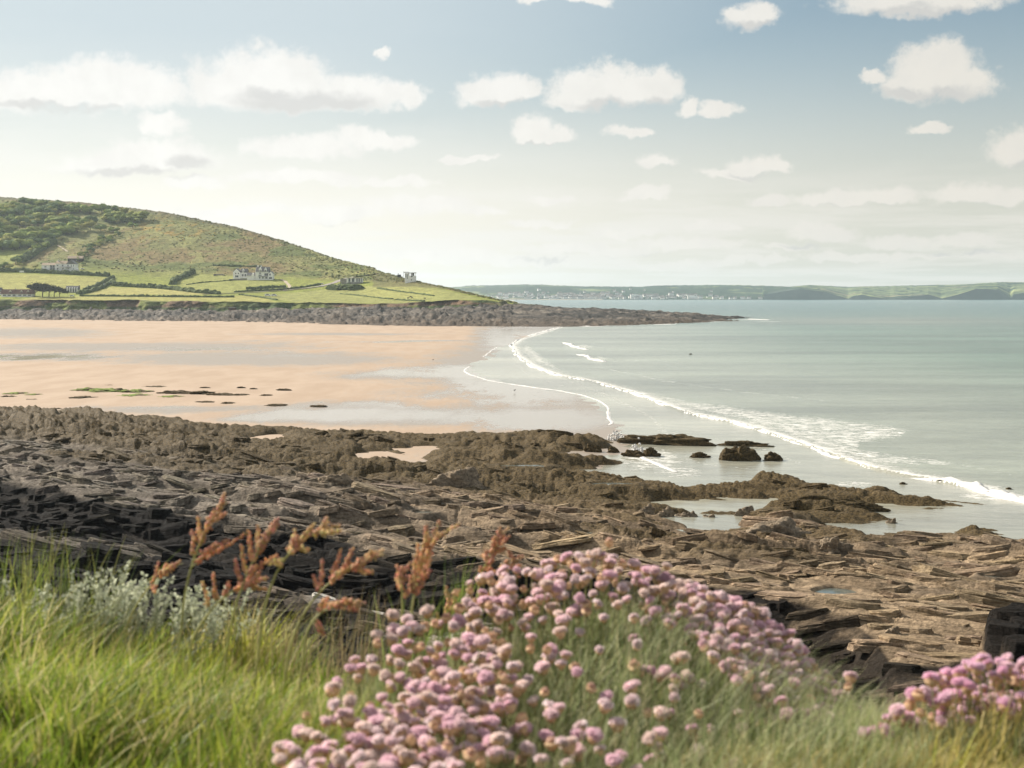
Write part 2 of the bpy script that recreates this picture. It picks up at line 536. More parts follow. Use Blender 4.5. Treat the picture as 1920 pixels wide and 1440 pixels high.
M['rock'] = rock_material('foreshore_rock')


def sand_material():
    m = bpy.data.materials.new('beach_sand'); m.use_nodes = True; m.node_tree.nodes.clear()
    T = NT(m.node_tree)
    pos = T.n('ShaderNodeNewGeometry').outputs['Position']
    wet = T.n('ShaderNodeAttribute', attribute_name='wet').outputs['Fac']
    film = T.n('ShaderNodeAttribute', attribute_name='film').outputs['Fac']
    st = T.v('MULTIPLY', pos, (1.0, 0.32, 1.0))
    nn = T.noise(st, 0.10, 6, 0.62).outputs[0]
    rip = T.noise(st, 0.9, 4, 0.6).outputs[0]
    w = T.step(T.m('ADD', wet, T.m('ADD', T.m('MULTIPLY', T.m('SUBTRACT', nn, 0.5), 0.9), T.m('MULTIPLY', T.m('SUBTRACT', rip, 0.5), 0.55))), 0.30, 0.70)
    dry = T.mix(T.step(nn, 0.35, 0.65), (0.375, 0.285, 0.212), (0.43, 0.335, 0.255))
    c = T.mix(w, dry, (0.29, 0.24, 0.19))
    f = T.step(T.m('ADD', film, T.m('MULTIPLY', T.m('SUBTRACT', nn, 0.5), 0.7)), 0.25, 0.75)
    rough = T.m('SUBTRACT', T.m('SUBTRACT', 0.9, T.m('MULTIPLY', w, 0.50)), T.m('MULTIPLY', f, 0.28))
    bs = T.n('ShaderNodeBsdfPrincipled', ins={'Base Color': c, 'Roughness': rough, 'Specular IOR Level': T.m('ADD', 0.1, T.m('MULTIPLY', w, 0.35))})
    hn = T.noise(st, 1.6, 4, 0.6).outputs[0]
    bp = T.n('ShaderNodeBump', ins={'Height': hn, 'Distance': 0.10, 'Strength': T.m('SUBTRACT', 0.8, T.m('MULTIPLY', f, 0.72))})
    T.link(bp.outputs[0], bs.inputs['Normal'])
    T.n('ShaderNodeOutputMaterial', ins={0: bs.outputs[0]})
    return m


M['sand'] = sand_material()


def water_material():
    m = bpy.data.materials.new('sea_water'); m.use_nodes = True; m.node_tree.nodes.clear()
    T = NT(m.node_tree)
    pos = T.n('ShaderNodeNewGeometry').outputs['Position']
    col = T.n('ShaderNodeAttribute', attribute_name='Col').outputs['Color']
    fo = T.n('ShaderNodeAttribute', attribute_name='foam').outputs['Fac']
    rot = T.n('ShaderNodeVectorRotate', rotation_type='Z_AXIS', ins={'Vector': pos, 'Angle': R(20)}).outputs[0]
    st = T.v('MULTIPLY', rot, (1.0, 1.9, 1.0))
    big = T.noise(T.v('MULTIPLY', pos, (0.22, 1, 1)), 0.016, 6, 0.62).outputs[0]
    rip = T.noise(T.v('MULTIPLY', rot, (0.5, 1.6, 1)), 0.25, 6, 0.7).outputs[0]
    col = T.v('SCALE', col); T.link(T.m('MULTIPLY', T.step(big, 0.3, 0.7, 0.58, 1.30), T.step(rip, 0.3, 0.7, 0.86, 1.14)), col.node.inputs['Scale'])
    f1 = T.noise(st, 0.42, 6, 0.68, 0.8).outputs[0]
    f2 = T.noise(pos, 2.2, 4, 0.6).outputs[0]
    lace = T.m('ADD', T.m('MULTIPLY', f1, 0.7), T.m('MULTIPLY', f2, 0.3))
    f = T.step(T.m('ADD', T.m('SUBTRACT', lace, 0.98), fo), -0.03, 0.11)
    c = T.mix(f, col, (0.66, 0.65, 0.62))
    rough = T.m('ADD', 0.17, T.m('MULTIPLY', f, 0.6))
    bs = T.n('ShaderNodeBsdfPrincipled', ins={'Base Color': c, 'Roughness': rough, 'Specular IOR Level': 0.5, 'IOR': 1.33})
    h1 = T.noise(st, 0.5, 5, 0.62).outputs[0]
    h2_ = T.noise(T.v('MULTIPLY', rot, (0.35, 1, 1)), 0.055, 4, 0.55).outputs[0]
    h = T.m('ADD', T.m('MULTIPLY', h1, 0.42), T.m('MULTIPLY', h2_, 1.6))
    bp = T.n('ShaderNodeBump', ins={'Height': h, 'Distance': 1.0, 'Strength': T.n('ShaderNodeAttribute', attribute_name='chop').outputs['Fac']})
    T.link(bp.outputs[0], bs.inputs['Normal'])
    T.n('ShaderNodeOutputMaterial', ins={0: bs.outputs[0]})
    return m


M['water'] = water_material()
M['foam'] = mat('sea_foam', (0.68, 0.67, 0.65), 0.8, nscale=1.2, namt=0.08, bump=2.0, bdist=0.12, transl=0.15)

# ------------------------------------------------------------------ foreshore layout (outlines as places on the shore)
WL = [(1052, 613), (1000, 628), (955, 645), (935, 660), (905, 675), (872, 694), (905, 708), (965, 722), (1060, 735), (1120, 748),
      (1140, 765), (1145, 798), (1150, 840), (1080, 880), (1200, 1000)]
SANDP = [onz(p, q) for p, q in WL] + [(-20, 60), (-900, 60), (-2500, 1500), (0, 1500)]
ROCKP = [onz(p, q, 0.9) for p, q in [(-420, 752), (-200, 758), (0, 770), (60, 766), (170, 772), (250, 771), (400, 790), (480, 795), (520, 790), (620, 800),
    (700, 801), (760, 806), (900, 805), (1000, 810), (1060, 812), (1140, 816), (1155, 826), (1060, 836), (1100, 846), (1170, 850), (1185, 856), (1110, 866),
    (1060, 866), (1100, 878), (1190, 886), (1290, 902), (1380, 893), (1420, 890), (1500, 898), (1590, 908), (1700, 916), (1790, 924), (1835, 932),
    (1740, 937), (1640, 932), (1560, 930), (1470, 924), (1380, 921), (1290, 924), (1200, 926), (1300, 944), (1400, 946), (1300, 948), (1230, 952), (1270, 968), (1305, 990),
    (1390, 976), (1415, 945), (1440, 938), (1520, 937), (1620, 948), (1680, 958), (1610, 964), (1520, 962), (1560, 975), (1600, 985), (1650, 1002),
    (1672, 978), (1720, 980), (1760, 984), (1800, 976), (1850, 974), (1920, 1002), (2100, 1015), (2500, 1030)]] + [(110, 20), (-110, 20)]
HOLES = [[onz(p, q, 0.4) for p, q in h] for h in (
    [(660, 850), (720, 846), (800, 858), (830, 868), (760, 872), (700, 862)],
    [(770, 838), (800, 834), (806, 846), (785, 856), (765, 848)],
    [(480, 818), (510, 816), (515, 824), (490, 826)],
)]

# ---- water
ns, nr = 640, 620
s_ = np.concatenate((np.linspace(-1.4, -0.5, 14)[:-1], np.linspace(-0.5, 0.5, ns), np.linspace(0.5, 1.4, 14)[1:]))
Yr = 1 / np.linspace(1 / 60., 1 / 9400., nr)
Yr = np.concatenate(([-400, -50, 10, 40], Yr))
Yg, sg = np.meshgrid(Yr, s_, indexing='ij')
X = sg * np.maximum(Yg, 700.0) if False else np.where(np.abs(sg) > 0.5, sg * (np.abs(Yg) + 500), sg * Yg)
X = np.where((np.abs(sg) <= 0.5) & (Yg < 60), sg * 60, X)
Y = Yg
px, py = proj(X, np.maximum(Y, 30), 0)
W1 = [(1052, 613), (1010, 626), (975, 636), (958, 648), (970, 668), (1000, 688), (1045, 704), (1110, 716), (1190, 738), (1240, 758), (1290, 776),
      (1380, 794), (1450, 816), (1540, 846), (1590, 866), (1650, 883)]
W2 = [(1700, 893), (1760, 903), (1830, 917), (1920, 940), (2040, 970), (2200, 1010)]
seaedge = [onz(a, b) for a, b in W1 + W2]
dW = dline(X, Y, seaedge)
seaw = sdf(X, Y, seaedge + [(9000, 300), (9000, 9000), (0, 9000)]) > 0
# swell: real undulation running parallel to the breakers
sw = np.sin(dW / 6.5 + 1.2 * vn(X * 0.01, Y * 0.01, 5)) * np.exp(-dW / 160) * 0.10 * (0.4 + 0.6 * vn(X * .02, Y * .02, 9)) * (Y > 60)
Z = np.where(seaw, sw, 0.25 * sw) + 0.03 * fbm(X * 0.2, Y * 0.5, 3, 3) * (Y > 60)
Z = np.where(seaw & (dW < 6), Z + 0.35 * np.exp(-dW / 2.5), Z)
foam = np.zeros(X.shape)
# foam sheet seaward of the main breaker
FP = [(985, 632), (1060, 690), (1180, 725), (1300, 745), (1480, 768), (1640, 785), (1730, 800), (1690, 830), (1620, 838), (1760, 855), (1830, 868), (1800, 880), (1650, 880),
      (1590, 866), (1540, 846), (1450, 816), (1380, 794), (1290, 776), (1190, 738), (1110, 716), (1045, 704), (1000, 688), (965, 660)]
df = sdf(px, py, FP)
foam = np.maximum(foam, np.where(df > -14, 0.505 * sst(df, -14, 16), 0))
foam = np.maximum(foam, np.where(seaw, 0.62 * np.exp(-dW / 9.0), 0.30 * np.exp(-dW / 3.0)))
for pl, wd_, v in [([(1000, 690), (1060, 712), (1150, 745), (1225, 785), (1250, 815)], 1.6, .46), ([(960, 668), (985, 700), (1050, 722), (1130, 742), (1180, 765)], 2.2, .42), ([(1075, 640), (1120, 650), (1200, 668), (1300, 690)], 4.0, .40),
                   ([(1180, 800), (1260, 812), (1340, 822), (1430, 842), (1500, 868)], 1.6, .43), ([(1130, 690), (1250, 715), (1400, 735), (1560, 752)], 5.0, .44), ([(1250, 850), (1330, 872), (1420, 880)], 1.5, .45), ([(1700, 860), (1800, 872), (1900, 890)], 2.5, .43)]:
    foam = np.maximum(foam, v * np.exp(-(dline(X, Y, [onz(a_, b_) for a_, b_ in pl]) / wd_) ** 2))
for cx, cy, rx, ry, v in [(1090, 650, 36, 6, .50), (1118, 672, 36, 6, .50), (1185, 676, 90, 8, .40), (1220, 862, 95, 34, .5), (1275, 885, 70, 18, .48), (1160, 822, 28, 12, .75), (1195, 848, 34, 12, .62),
                          (1600, 908, 60, 8, .5), (1860, 930, 90, 14, .5), (1540, 972, 60, 16, .52), (1100, 610, 60, 4, .6), (1010, 612, 60, 3, .5), (1230, 607, 60, 3, .6), (1310, 603, 90, 3, .5), (1410, 599, 70, 2.5, .5), (1440, 603, 50, 2, .5)]:
    foam = np.maximum(foam, v * np.exp(-(((px - cx) / rx) ** 2 + ((py - cy) / ry) ** 2) ** 2))
# colour of the water itself: milky over shallow sand, greener then bluer with depth
deep = np.where(seaw, 0.35 + 0.65 * sst(dW, 0, 200), 0.0) * sst(dW, 0, 8)
shallow = np.array((0.34, 0.335, 0.27)); mid = np.array((0.095, 0.155, 0.112)); off = np.array((0.028, 0.100, 0.088))
wc = mixc(C3(shallow, X.shape), mid, deep)
wc = mixc(wc, off, sst(Y, 500, 2600) * deep)
wc = mixc(wc, (0.21, 0.20, 0.155), 0.5 * np.exp(-(((px - 1600) / 330) ** 2 + ((py - 602) / 7) ** 2)))
chop = np.clip(0.2 + 0.8 * deep, 0, 1) * np.where(seaw, 1, 0.6)
me = mesh_np('sea', np.stack([X, Y, Z], -1), gridF(*X.shape), M['water'], wc, attrs={'foam': foam, 'chop': chop})
tag(link('sea', me), 'grey green sea filling the bay', None, kind='structure')

# ---- sand
s2 = np.linspace(-0.75, 0.16, 520)
Y2 = 1 / np.linspace(1 / 120., 1 / 1480., 420)
Yg, sg = np.meshgrid(Y2, s2, indexing='ij')
X = sg * Yg; Y = Yg
d = sdf(X, Y, SANDP)
z = np.clip(d * 0.006, -0.5, 1.5) + 0.05 * fbm(X * 0.03, Y * 0.03, 8, 3) * sst(d, 5, 60)
px, py = proj(X, Y, z)
nw = fbm(X * 0.012, Y * 0.006, 21, 4)
pyw = py + 10 * nw * (py - 555) / 120
wet = 0.95 * np.exp(-np.maximum(d, 0) / 30.) * (py > 640)
for cx, cy, rx, ry, v in [(260, 650, 420, 13, .9), (60, 625, 190, 11, .85), (480, 672, 360, 18, .9), (760, 705, 190, 18, .85), (420, 640, 300, 7, .5), (100, 668, 260, 12, .75), (640, 625, 240, 3, .8), (800, 641, 160, 2.5, .9),
                          (350, 765, 330, 11, .8), (700, 782, 380, 20, .95), (850, 745, 260, 22, .55), (980, 720, 200, 60, .9), (930, 640, 60, 50, .9), (1000, 620, 110, 16, 1.1), (640, 765, 200, 14, .8), (110, 607, 200, 3, .4), (1000, 780, 260, 30, .9)]:
    wet = np.maximum(wet, v * np.exp(-(((px - cx) / rx) ** 2 + ((pyw - cy) / ry) ** 2)))
film = np.zeros(X.shape)
for cx, cy, rx, ry, v in [(60, 668, 260, 12, .7), (400, 655, 300, 8, .55), (840, 700, 230, 22, .85), (640, 780, 420, 16, .8), (950, 640, 60, 40, .8), (980, 730, 200, 50, .9), (700, 642, 260, 2.5, .8), (1000, 785, 260, 22, .9), (560, 668, 200, 8, .4), (300, 760, 200, 6, .6), (1000, 622, 110, 14, .9), (560, 640, 240, 3, .5), (720, 760, 300, 26, .6)]:
    film = np.maximum(film, v * np.exp(-(((px - cx) / rx) ** 2 + ((pyw - cy) / ry) ** 2)))
V, F, wet_, film_ = compact(np.stack([X, Y, z], -1).reshape(-1, 3), gridF(*X.shape, keep=(d > -25)), wet, film)
me = mesh_np('beach', V, F, M['sand'], attrs={'wet': wet_, 'film': film_})
tag(link('beach', me), 'wide peach coloured sand beach with wet sheen', None, kind='structure')

# ---- near rock shelf
def strata(X, Y):
    a = R(-31)
    wu = 7 * vn(X * 0.02, Y * 0.02, 31) + 1.6 * vn(X * 0.09, Y * 0.09, 32)
    u = X * cos(a) + Y * sin(a)
    v = -X * sin(a) + Y * cos(a) + wu
    return u, v


POOLS = []


def rock_height(X, Y):
    u, v = strata(X, Y)
    dR = sdf(X, Y, ROCKP) + 1.6 * fbm(X * 0.16, Y * 0.16, 41, 4) + 0.5
    for h in HOLES:
        dR = np.minimum(dR, -sdf(X, Y, h) + 1.0 * vn(X * 0.3, Y * 0.3, 44))
    px0, py0 = proj(X, Y, 2.5)
    macro = 0.95 * sst(dR, -0.3, 3.5) + 1.5 * sst(dR, 5, 40)
    # shelf rises gently toward the viewer and to the left
    macro += 0.9 * sst(py0, 880, 1080) * sst(dR, 5, 20) + 1.0 * sst(900 - px0, 0, 900) * sst(dR, 3, 30)
    # gully under the black band, then the near ridge
    bl = np.interp(px0, [-300, 0, 240, 480, 620, 700, 900, 1200, 1400, 1500, 1600, 1680, 1760, 1900, 2300], [870, 905, 950, 990, 1010, 1040, 1062, 1085, 1115, 1135, 1175, 1265, 1290, 1300, 1310])
    bl = bl + 14 * vn(X * 0.12, Y * 0.12, 45)
    gul = sst(py0, bl - 4, bl + 60)
    macro -= 1.9 * gul * (1 - 0.75 * sst(py0, bl + 120, bl + 230))
    ridge = np.exp(-((py0 - (bl + 105 + 10 * vn(X * .1, Y * .1, 47))) / 26) ** 2)
    macro += 1.1 * ridge * sst(1150 - px0, 0, 200)
    macro += 0.75 * fbm(u * 0.035, v * 0.10, 50, 3)
    # ledges: scarp towards the viewer, gentle dip away
    rough = 0.55 + 0.50 * sst(fbm(u * 0.03, v * 0.05, 61, 3), -0.35, 0.35)
    h = 0; ck = 1.0
    for lam, amp, sd in ((9.5, 1.15, 71), (3.8, 0.58, 72), (1.5, 0.16, 73), (0.6, 0.06, 74)):
        ph = v / lam + 0.9 * fbm(u / (lam * 3.2), v / (lam * 3), sd, 3)
        f = ph - np.floor(ph)
        saw = np.where(f < 0.20, sst(f, 0, 0.20), 1 - (f - 0.20) / 0.80)
        am = amp * np.clip(0.75 + 0.75 * vn(u / (lam * 2.6), np.floor(ph) * 7.31, sd + 5), 0.05, 1.4)
        h = h + am * saw - 0.5 * amp
        if lam > 3: ck = np.minimum(ck, 1 - 0.6 * np.exp(-(np.minimum(f, 1 - f) / 0.035) ** 2))
    for lu, lv, amp, sd in ((7.5, 2.4, 0.40, 81), (3.0, 1.1, 0.16, 82), (1.2, 0.5, 0.06, 83)):
        f1, f2, rid = cells(u / lu, v / lv, sd)
        crack = sst(f2 - f1, 0.0, 0.10)
        h = h + amp * (rid - 0.5) * crack - amp * 0.5 * (1 - crack); ck = np.minimum(ck, crack)
    weed = sst(np.interp(px0, [-300, 0, 300, 700, 900, 1250, 1500, 2200], [812, 832, 862, 893, 905, 925, 945, 990]) + 12 * fbm(X * 0.1, Y * 0.1, 90, 3) - py0, -12, 14)
    weed = np.maximum(weed, 0.85 * sst(fbm(u * 0.05, v * 0.16, 93, 4), 0.22, 0.42) * sst(np.interp(px0, [0, 900, 1300, 2200], [900, 960, 1060, 1100]) - py0, -20, 40))
    h = h * rough * (1 - 0.15 * weed)
    w1 = 0.8 * vn(X * 0.25, Y * 0.25, 96)
    d1 = 1 - 1.5 * cells(u / 7.5 + w1, v / 2.2, 94)[0] ** 2; d2 = 1 - 1.5 * cells(u / 3.0 + w1, v / 1.0, 95)[0] ** 2; d3 = 1 - 1.4 * cells(X / 0.7, Y / 0.6, 98)[0] ** 2
    lump = 1.00 * d1 + 0.50 * d2 + 0.24 * d3 - 0.95 + 0.22 * fbm(X * 1.2, Y * 1.2, 99, 3)
    h = h + weed * lump * (0.5 + 0.6 * sst(dR, 1, 12))
    h = h + 0.07 * fbm(X * 1.1, Y * 1.1, 97, 4)
    # black stack at the right edge
    stk = sdf(X, Y, [onz(p, q, 4.5) for p, q in [(1842, 1200), (1856, 1152), (1905, 1142), (2060, 1140), (2060, 1235), (1900, 1225)]])
    stk = sst(stk + 0.35 * fbm(X * 0.8, Y * 0.8, 101, 3), -0.35, 0.25)
    pass
    edge = sst(dR, -0.6, 2.2)
    z = (macro + h) * edge - 1.6 * (1 - sst(dR, -1.5, 0.3))
    z = z * (1 - stk) + stk * (4.9 + 0.5 * h + 0.6 * (cells(X * 0.5, Y * 0.7, 140)[2] - 0.5))
    for cx, cy, rx, ry, zp in POOLS:
        e_ = np.hypot((X - cx) / rx, (Y - cy) / ry) + 0.25 * vn(X * 0.9, Y * 0.9, 150)
        z = z + (zp - 0.30 + 0.42 * sst(e_, 0.75, 1.15) - z) * (1 - sst(e_, 1.15, 2.3))
    return z, dR, weed, gul, ridge, stk, bl, u, v, ck


def shelf(px_, py_):
    """find the shelf surface seen at a place by stepping along the sight line"""
    Yv_ = np.linspace(58, 240, 1800)
    xs = (px_ - 960) / FPX * Yv_; zs = CAMZ - (py_ - HOR) / FPX * Yv_
    hz = rock_height(xs, Yv_)[0]
    k_ = np.argmax(hz >= zs) if (hz >= zs).any() else 900
    return xs[k_], Yv_[k_], hz[k_]


_p = []
for a_, b_, w_, h_ in [(1562, 1106, 80, 14), (795, 962, 44, 6), (1105, 1002, 30, 14), (1870, 1082, 60, 8), (1150, 905, 80, 5), (980, 872, 90, 5), (640, 1030, 26, 5), (1330, 1040, 30, 5)]:
    x_, y_, z_ = shelf(a_, b_)
    _p.append((x_, y_, w_ / FPX * y_ / 2, h_ * y_ * y_ / ((CAMZ - z_) * FPX) / 2, z_ - 0.10))
POOLS = _p

sc = np.concatenate((np.linspace(-0.62, -0.385, 60)[:-1], np.linspace(-0.385, 0.385, 860), np.linspace(0.385, 0.62, 60)[1:]))
Yr = 1 / np.linspace(1 / 52., 1 / 262., 900)
Yr = np.concatenate((np.linspace(24, 52, 60)[:-1], Yr))
Yg, sg = np.meshgrid(Yr, sc, indexing='ij')
X = sg * Yg; Y = Yg
z, dR, weed, gul, ridge, stk, bl, u, v, ck = rock_height(X, Y)


def rock_colour(X, Y, z, dR, weed, gul, ridge, stk, bl, u, v, ck):
    px, py = proj(X, Y, z)
    grey = np.array((0.185, 0.160, 0.132)); tan = np.array((0.275, 0.205, 0.135)); dark = np.array((0.085, 0.070, 0.055))
    c = mixc(C3(grey, X.shape), tan, sst(px + 60 * vn(u * .05, v * .2, 111), 250, 1150))
    f1, f2, rid = cells(u / 5.0, v / 1.6, 120)
    c = c * (0.80 + 0.40 * rid)[..., None]
    c = mixc(c, dark, 0.45 * sst(fbm(u * 0.08, v * 0.3, 121, 4), 0.0, 0.4))
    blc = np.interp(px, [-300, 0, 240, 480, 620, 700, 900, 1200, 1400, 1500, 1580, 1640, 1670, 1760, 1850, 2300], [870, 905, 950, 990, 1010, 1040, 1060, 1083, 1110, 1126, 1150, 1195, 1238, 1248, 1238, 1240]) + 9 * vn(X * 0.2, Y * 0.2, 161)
    black = sst(py, blc - 7, blc + 7)  # black lichen, with the partial shade on this rock put into the colour
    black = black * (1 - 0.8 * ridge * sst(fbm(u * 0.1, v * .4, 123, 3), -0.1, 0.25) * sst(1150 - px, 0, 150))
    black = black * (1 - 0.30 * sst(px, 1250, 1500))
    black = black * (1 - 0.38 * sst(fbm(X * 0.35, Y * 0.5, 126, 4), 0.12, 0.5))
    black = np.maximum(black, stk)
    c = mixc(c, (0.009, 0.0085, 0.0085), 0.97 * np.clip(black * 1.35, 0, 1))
    c = mixc(c, (0.60, 0.56, 0.50), ridge * sst(fbm(X * 0.5, Y * 0.5, 129, 3), 0.30, 0.42) * sst(1000 - px, 0, 60) * sst(px, 560, 620) * 0.8)   # quartz
    wl = sst(z, 0.9, 0.2)   # wet foot of the rocks
    c = c * (1 - 0.45 * wl)[..., None]
    return c


c = rock_colour(X, Y, z, dR, weed, gul, ridge, stk, bl, u, v, ck)
V, F, c_, w_ = compact(np.stack([X, Y, z], -1).reshape(-1, 3), gridF(*X.shape, keep=(z > -0.9)), c, weed * 0.92)
me = mesh_np('rocky_foreshore', V, F, M['rock'], c_, attrs={'weed': w_})
shore = tag(link('rocky_foreshore', me), 'layered rock platform below the cliff', None, kind='structure')


# ---- tilted slabs of the bedding, each with its own broken outline
def slab(r_, L, Wd, H):
    n = 12
    pts = []
    for k_ in range(n):
        t = 2 * pi * k_ / n
        ca, sa = cos(t), sin(t)
        m_ = max(abs(ca), abs(sa)) ** 0.75
        pts.append((ca / m_ * L / 2 * r_.uniform(.78, 1.12), sa / m_ * Wd / 2 * r_.uniform(.72, 1.15)))
    V = []
    lay = [(1.06, -1.3), (1.02, 0.05), (r_.uniform(.92, 1.0), 0.10 + 0.3 * r_.random()), (r_.uniform(.90, 1.02), 0.55 + .1 * r_.random()), (.90, 1.0)]
    for sc1, zz in lay:
        for k_, (a, b) in enumerate(pts):
            q_ = 1 + r_.normal() * 0.035
            V.append((a * sc1 * q_, b * sc1 * q_, zz * H * (1 + r_.normal() * .06)))
    for k_, (a, b) in enumerate(pts):
        V.append((a * .5, b * .5, H * (1.03 + r_.normal() * .10)))
    V.append((0, 0, H * 1.05))
    F = []
    nl = len(lay)
    for l in range(nl):
        for k_ in range(n):
            k2 = (k_ + 1) % n
            F.append((l * n + k_, l * n + k2, (l + 1) * n + k2)); F.append((l * n + k_, (l + 1) * n + k2, (l + 1) * n + k_))
    for k_ in range(n):
        F.append((nl * n + k_, nl * n + (k_ + 1) % n, (nl + 1) * n))
    return np.array(V), np.array(F)


rs = np.random.default_rng(77)
gu, gv = np.meshgrid(np.arange(-150, 130, 2.6), np.arange(25, 235, 0.95))
gu = gu.ravel() + rs.uniform(-1.3, 1.3, gu.size); gv = gv.ravel() + rs.uniform(-.5, .5, gv.size)
a_ = R(-31)
sxp = gu * cos(a_) - gv * sin(a_); syp = gu * sin(a_) + gv * cos(a_)
pre = (syp > 57) & (syp < 215) & (np.abs(sxp / syp) < 0.40)
sxp, syp = sxp[pre], syp[pre]
aux = rock_height(sxp, syp)
zc = aux[0]; weed_ = aux[2]
qx, qy = proj(sxp, syp, zc)
near_pool = np.zeros(len(sxp), bool)
for cx, cy, rx, ry, zp in POOLS: near_pool |= np.hypot((sxp - cx) / (rx + 2.0), (syp - cy) / (ry + 1.2)) < 1
keep_p = rs.random(len(sxp)) < np.where(weed_ > 0.5, 0.16, 0.85)
ok = (aux[1] > 2.0) & (zc > 0.7) & keep_p & ~near_pool & (aux[5] < 0.05) & (qy < 1400)
sxp, syp, zc = sxp[ok], syp[ok], zc[ok]; qx, qy, weed_ = qx[ok], qy[ok], weed_[ok]
cc_ = rock_colour(sxp, syp, zc, *[q_[ok] for q_ in aux[1:]])
du = 0.3
gx = (rock_height(sxp + du, syp)[0] - rock_height(sxp - du, syp)[0]) / (2 * du)
gx = np.clip(gx, -.25, .25)
items = []
for k_ in range(len(sxp)):
    big = rs.random() < 0.10
    L = rs.uniform(1.3, 3.6) * (1.9 if big else 1); Wd = rs.uniform(0.65, 1.45) * (1.8 if big else 1); H = rs.uniform(.10, .30) * (1.5 if big else 1)
    if cc_[k_].sum() < .09: H *= 1.35; L *= .75
    V_, F_ = slab(rs, L, Wd, H)
    dip = rs.uniform(.05, .19); th = a_ + rs.normal() * .10
    V_[:, 2] += -V_[:, 1] * dip * np.where(V_[:, 2] > -H * .5, 1, 1)      # front edge raised: scarp towards the viewer
    x_ = V_[:, 0] * cos(th) - V_[:, 1] * sin(th); y_ = V_[:, 0] * sin(th) + V_[:, 1] * cos(th)
    V_[:, 2] += gx[k_] * x_
    V_[:, 0] = x_; V_[:, 1] = y_
    size = L * H / syp[k_] ** 2 * (1 if 40 < qx[k_] < 1880 and qy[k_] < 1300 else .2)
    items.append((size, V_, F_, (sxp[k_], syp[k_], zc[k_] - 0.10), np.clip(cc_[k_] * rs.uniform(.82, 1.18) * np.array((1, rs.uniform(.97, 1.03), rs.uniform(.93, 1.05))), 0, .6), weed_[k_] * .9))
items.sort(key=lambda q_: -q_[0])
for size, V_, F_, loc, cq, wq in items[:290]:
    link('rock_slab', mesh_np('rock_slab', V_, F_, M['rock'], np.tile(cq, (len(V_), 1)), attrs={'weed': np.full(len(V_), wq)}, smooth=False), shore, loc=loc)
Va = []; Fa = []; Ca = []; Wa = []; nb = 0
for size, V_, F_, loc, cq, wq in items[290:]:
    Va.append(V_ + np.array(loc)); Fa.append(F_ + nb); nb += len(V_); Ca.append(np.tile(cq, (len(V_), 1))); Wa.append(np.full(len(V_), wq))
o = link('smaller_slabs', mesh_np('smaller_slabs', np.concatenate(Va), np.concatenate(Fa), M['rock'], np.concatenate(Ca), attrs={'weed': np.concatenate(Wa)}, smooth=False), shore)
o['kind'] = 'stuff'
print('slabs', len(items))
del X, Y, z, c, V, F

M['pool'] = mat('pool_water', (0.10, 0.12, 0.11), 0.06, spec=0.5, nscale=2, namt=0.1, bump=2.5, bdist=0.01)

# ------------------------------------------------------------------ single rocks
def blob(seed, nx=64, ny=26):
    """irregular ledgy boulder, unit size, base at z=0"""
    th = np.linspace(0, 2 * pi, nx, endpoint=False); ph = np.linspace(-0.35, pi / 2, ny)
    T_, P_ = np.meshgrid(th, ph)
    dx = np.cos(T_) * np.cos(P_); dy = np.sin(T_) * np.cos(P_); dz = np.sin(P_)
    n = fbm(dx * 1.6 + seed, dy * 1.6 + dz * 1.1, seed, 5) + fbm(dz * 2.5 + dy * 2, dx * 2.4 - seed, seed + 9, 5)
    r = 1 + 0.42 * n
    f1, f2, rid = cells(dx * 2.6 + dz * .5, dy * 2.6 + seed, seed + 3)
    r = r + 0.30 * (rid - 0.5) * sst(f2 - f1, 0, 0.15)
    r = r + 0.10 * np.abs(fbm(dx * 9, dy * 9 + dz * 9, seed + 5, 3))
    zz = dz ** 1.0 * r
    zz = zz + 0.10 * fbm(dx * 4, dy * 4, seed + 8, 4) * sst(dz, 0.1, 0.5)
    V = np.stack([dx * r, dy * r, zz], -1)
    V[-1] = V[-1].mean(0)
    F = []
    for j in range(ny - 1):
        for i in range(nx):
            i2 = (i + 1) % nx
            F.append((j * nx + i, j * nx + i2, (j + 1) * nx + i2, (j + 1) * nx + i))
    return V.reshape(-1, 3), np.array(F)


ROCKM = {}
def rock_thing(px_, py_, w, h, label, kind='weed', group=None, z=0.0, depth=0.7, name='rock', rz=0.0):
    key = (kind, random.randrange(4))
    if key not in ROCKM:
        V, F = blob(200 + len(ROCKM) * 7)
        n = len(V); up = np.clip(V[:, 2], 0, 1)
        if kind == 'green':
            cc = mixc(C3((0.16, 0.13, 0.08), (n,)), (0.20, 0.26, 0.07), sst(vn(V[:, 0] * 3, V[:, 1] * 3, 5), -0.4, 0.1)); wd = np.zeros(n)
        elif kind == 'weed':
            cc = C3((0.10, 0.08, 0.055), (n,)); wd = np.full(n, 0.85)
        else:
            cc = C3((0.27, 0.215, 0.155), (n,)); wd = np.zeros(n)
        ROCKM[key] = mesh_np('rock', V, F, M['rock'], cc, attrs={'weed': wd})
    cx, cy = onz(px_, py_, z)
    sxx = w / FPX * cy / 2; szz = h / FPX * cy
    o = link(name, ROCKM[key], loc=(cx, cy, z - 0.06 * szz), rz=rz or random.uniform(-0.3, 0.3), scale=(sxx, sxx * depth, szz))
    return tag(o, label, 'rock', group)


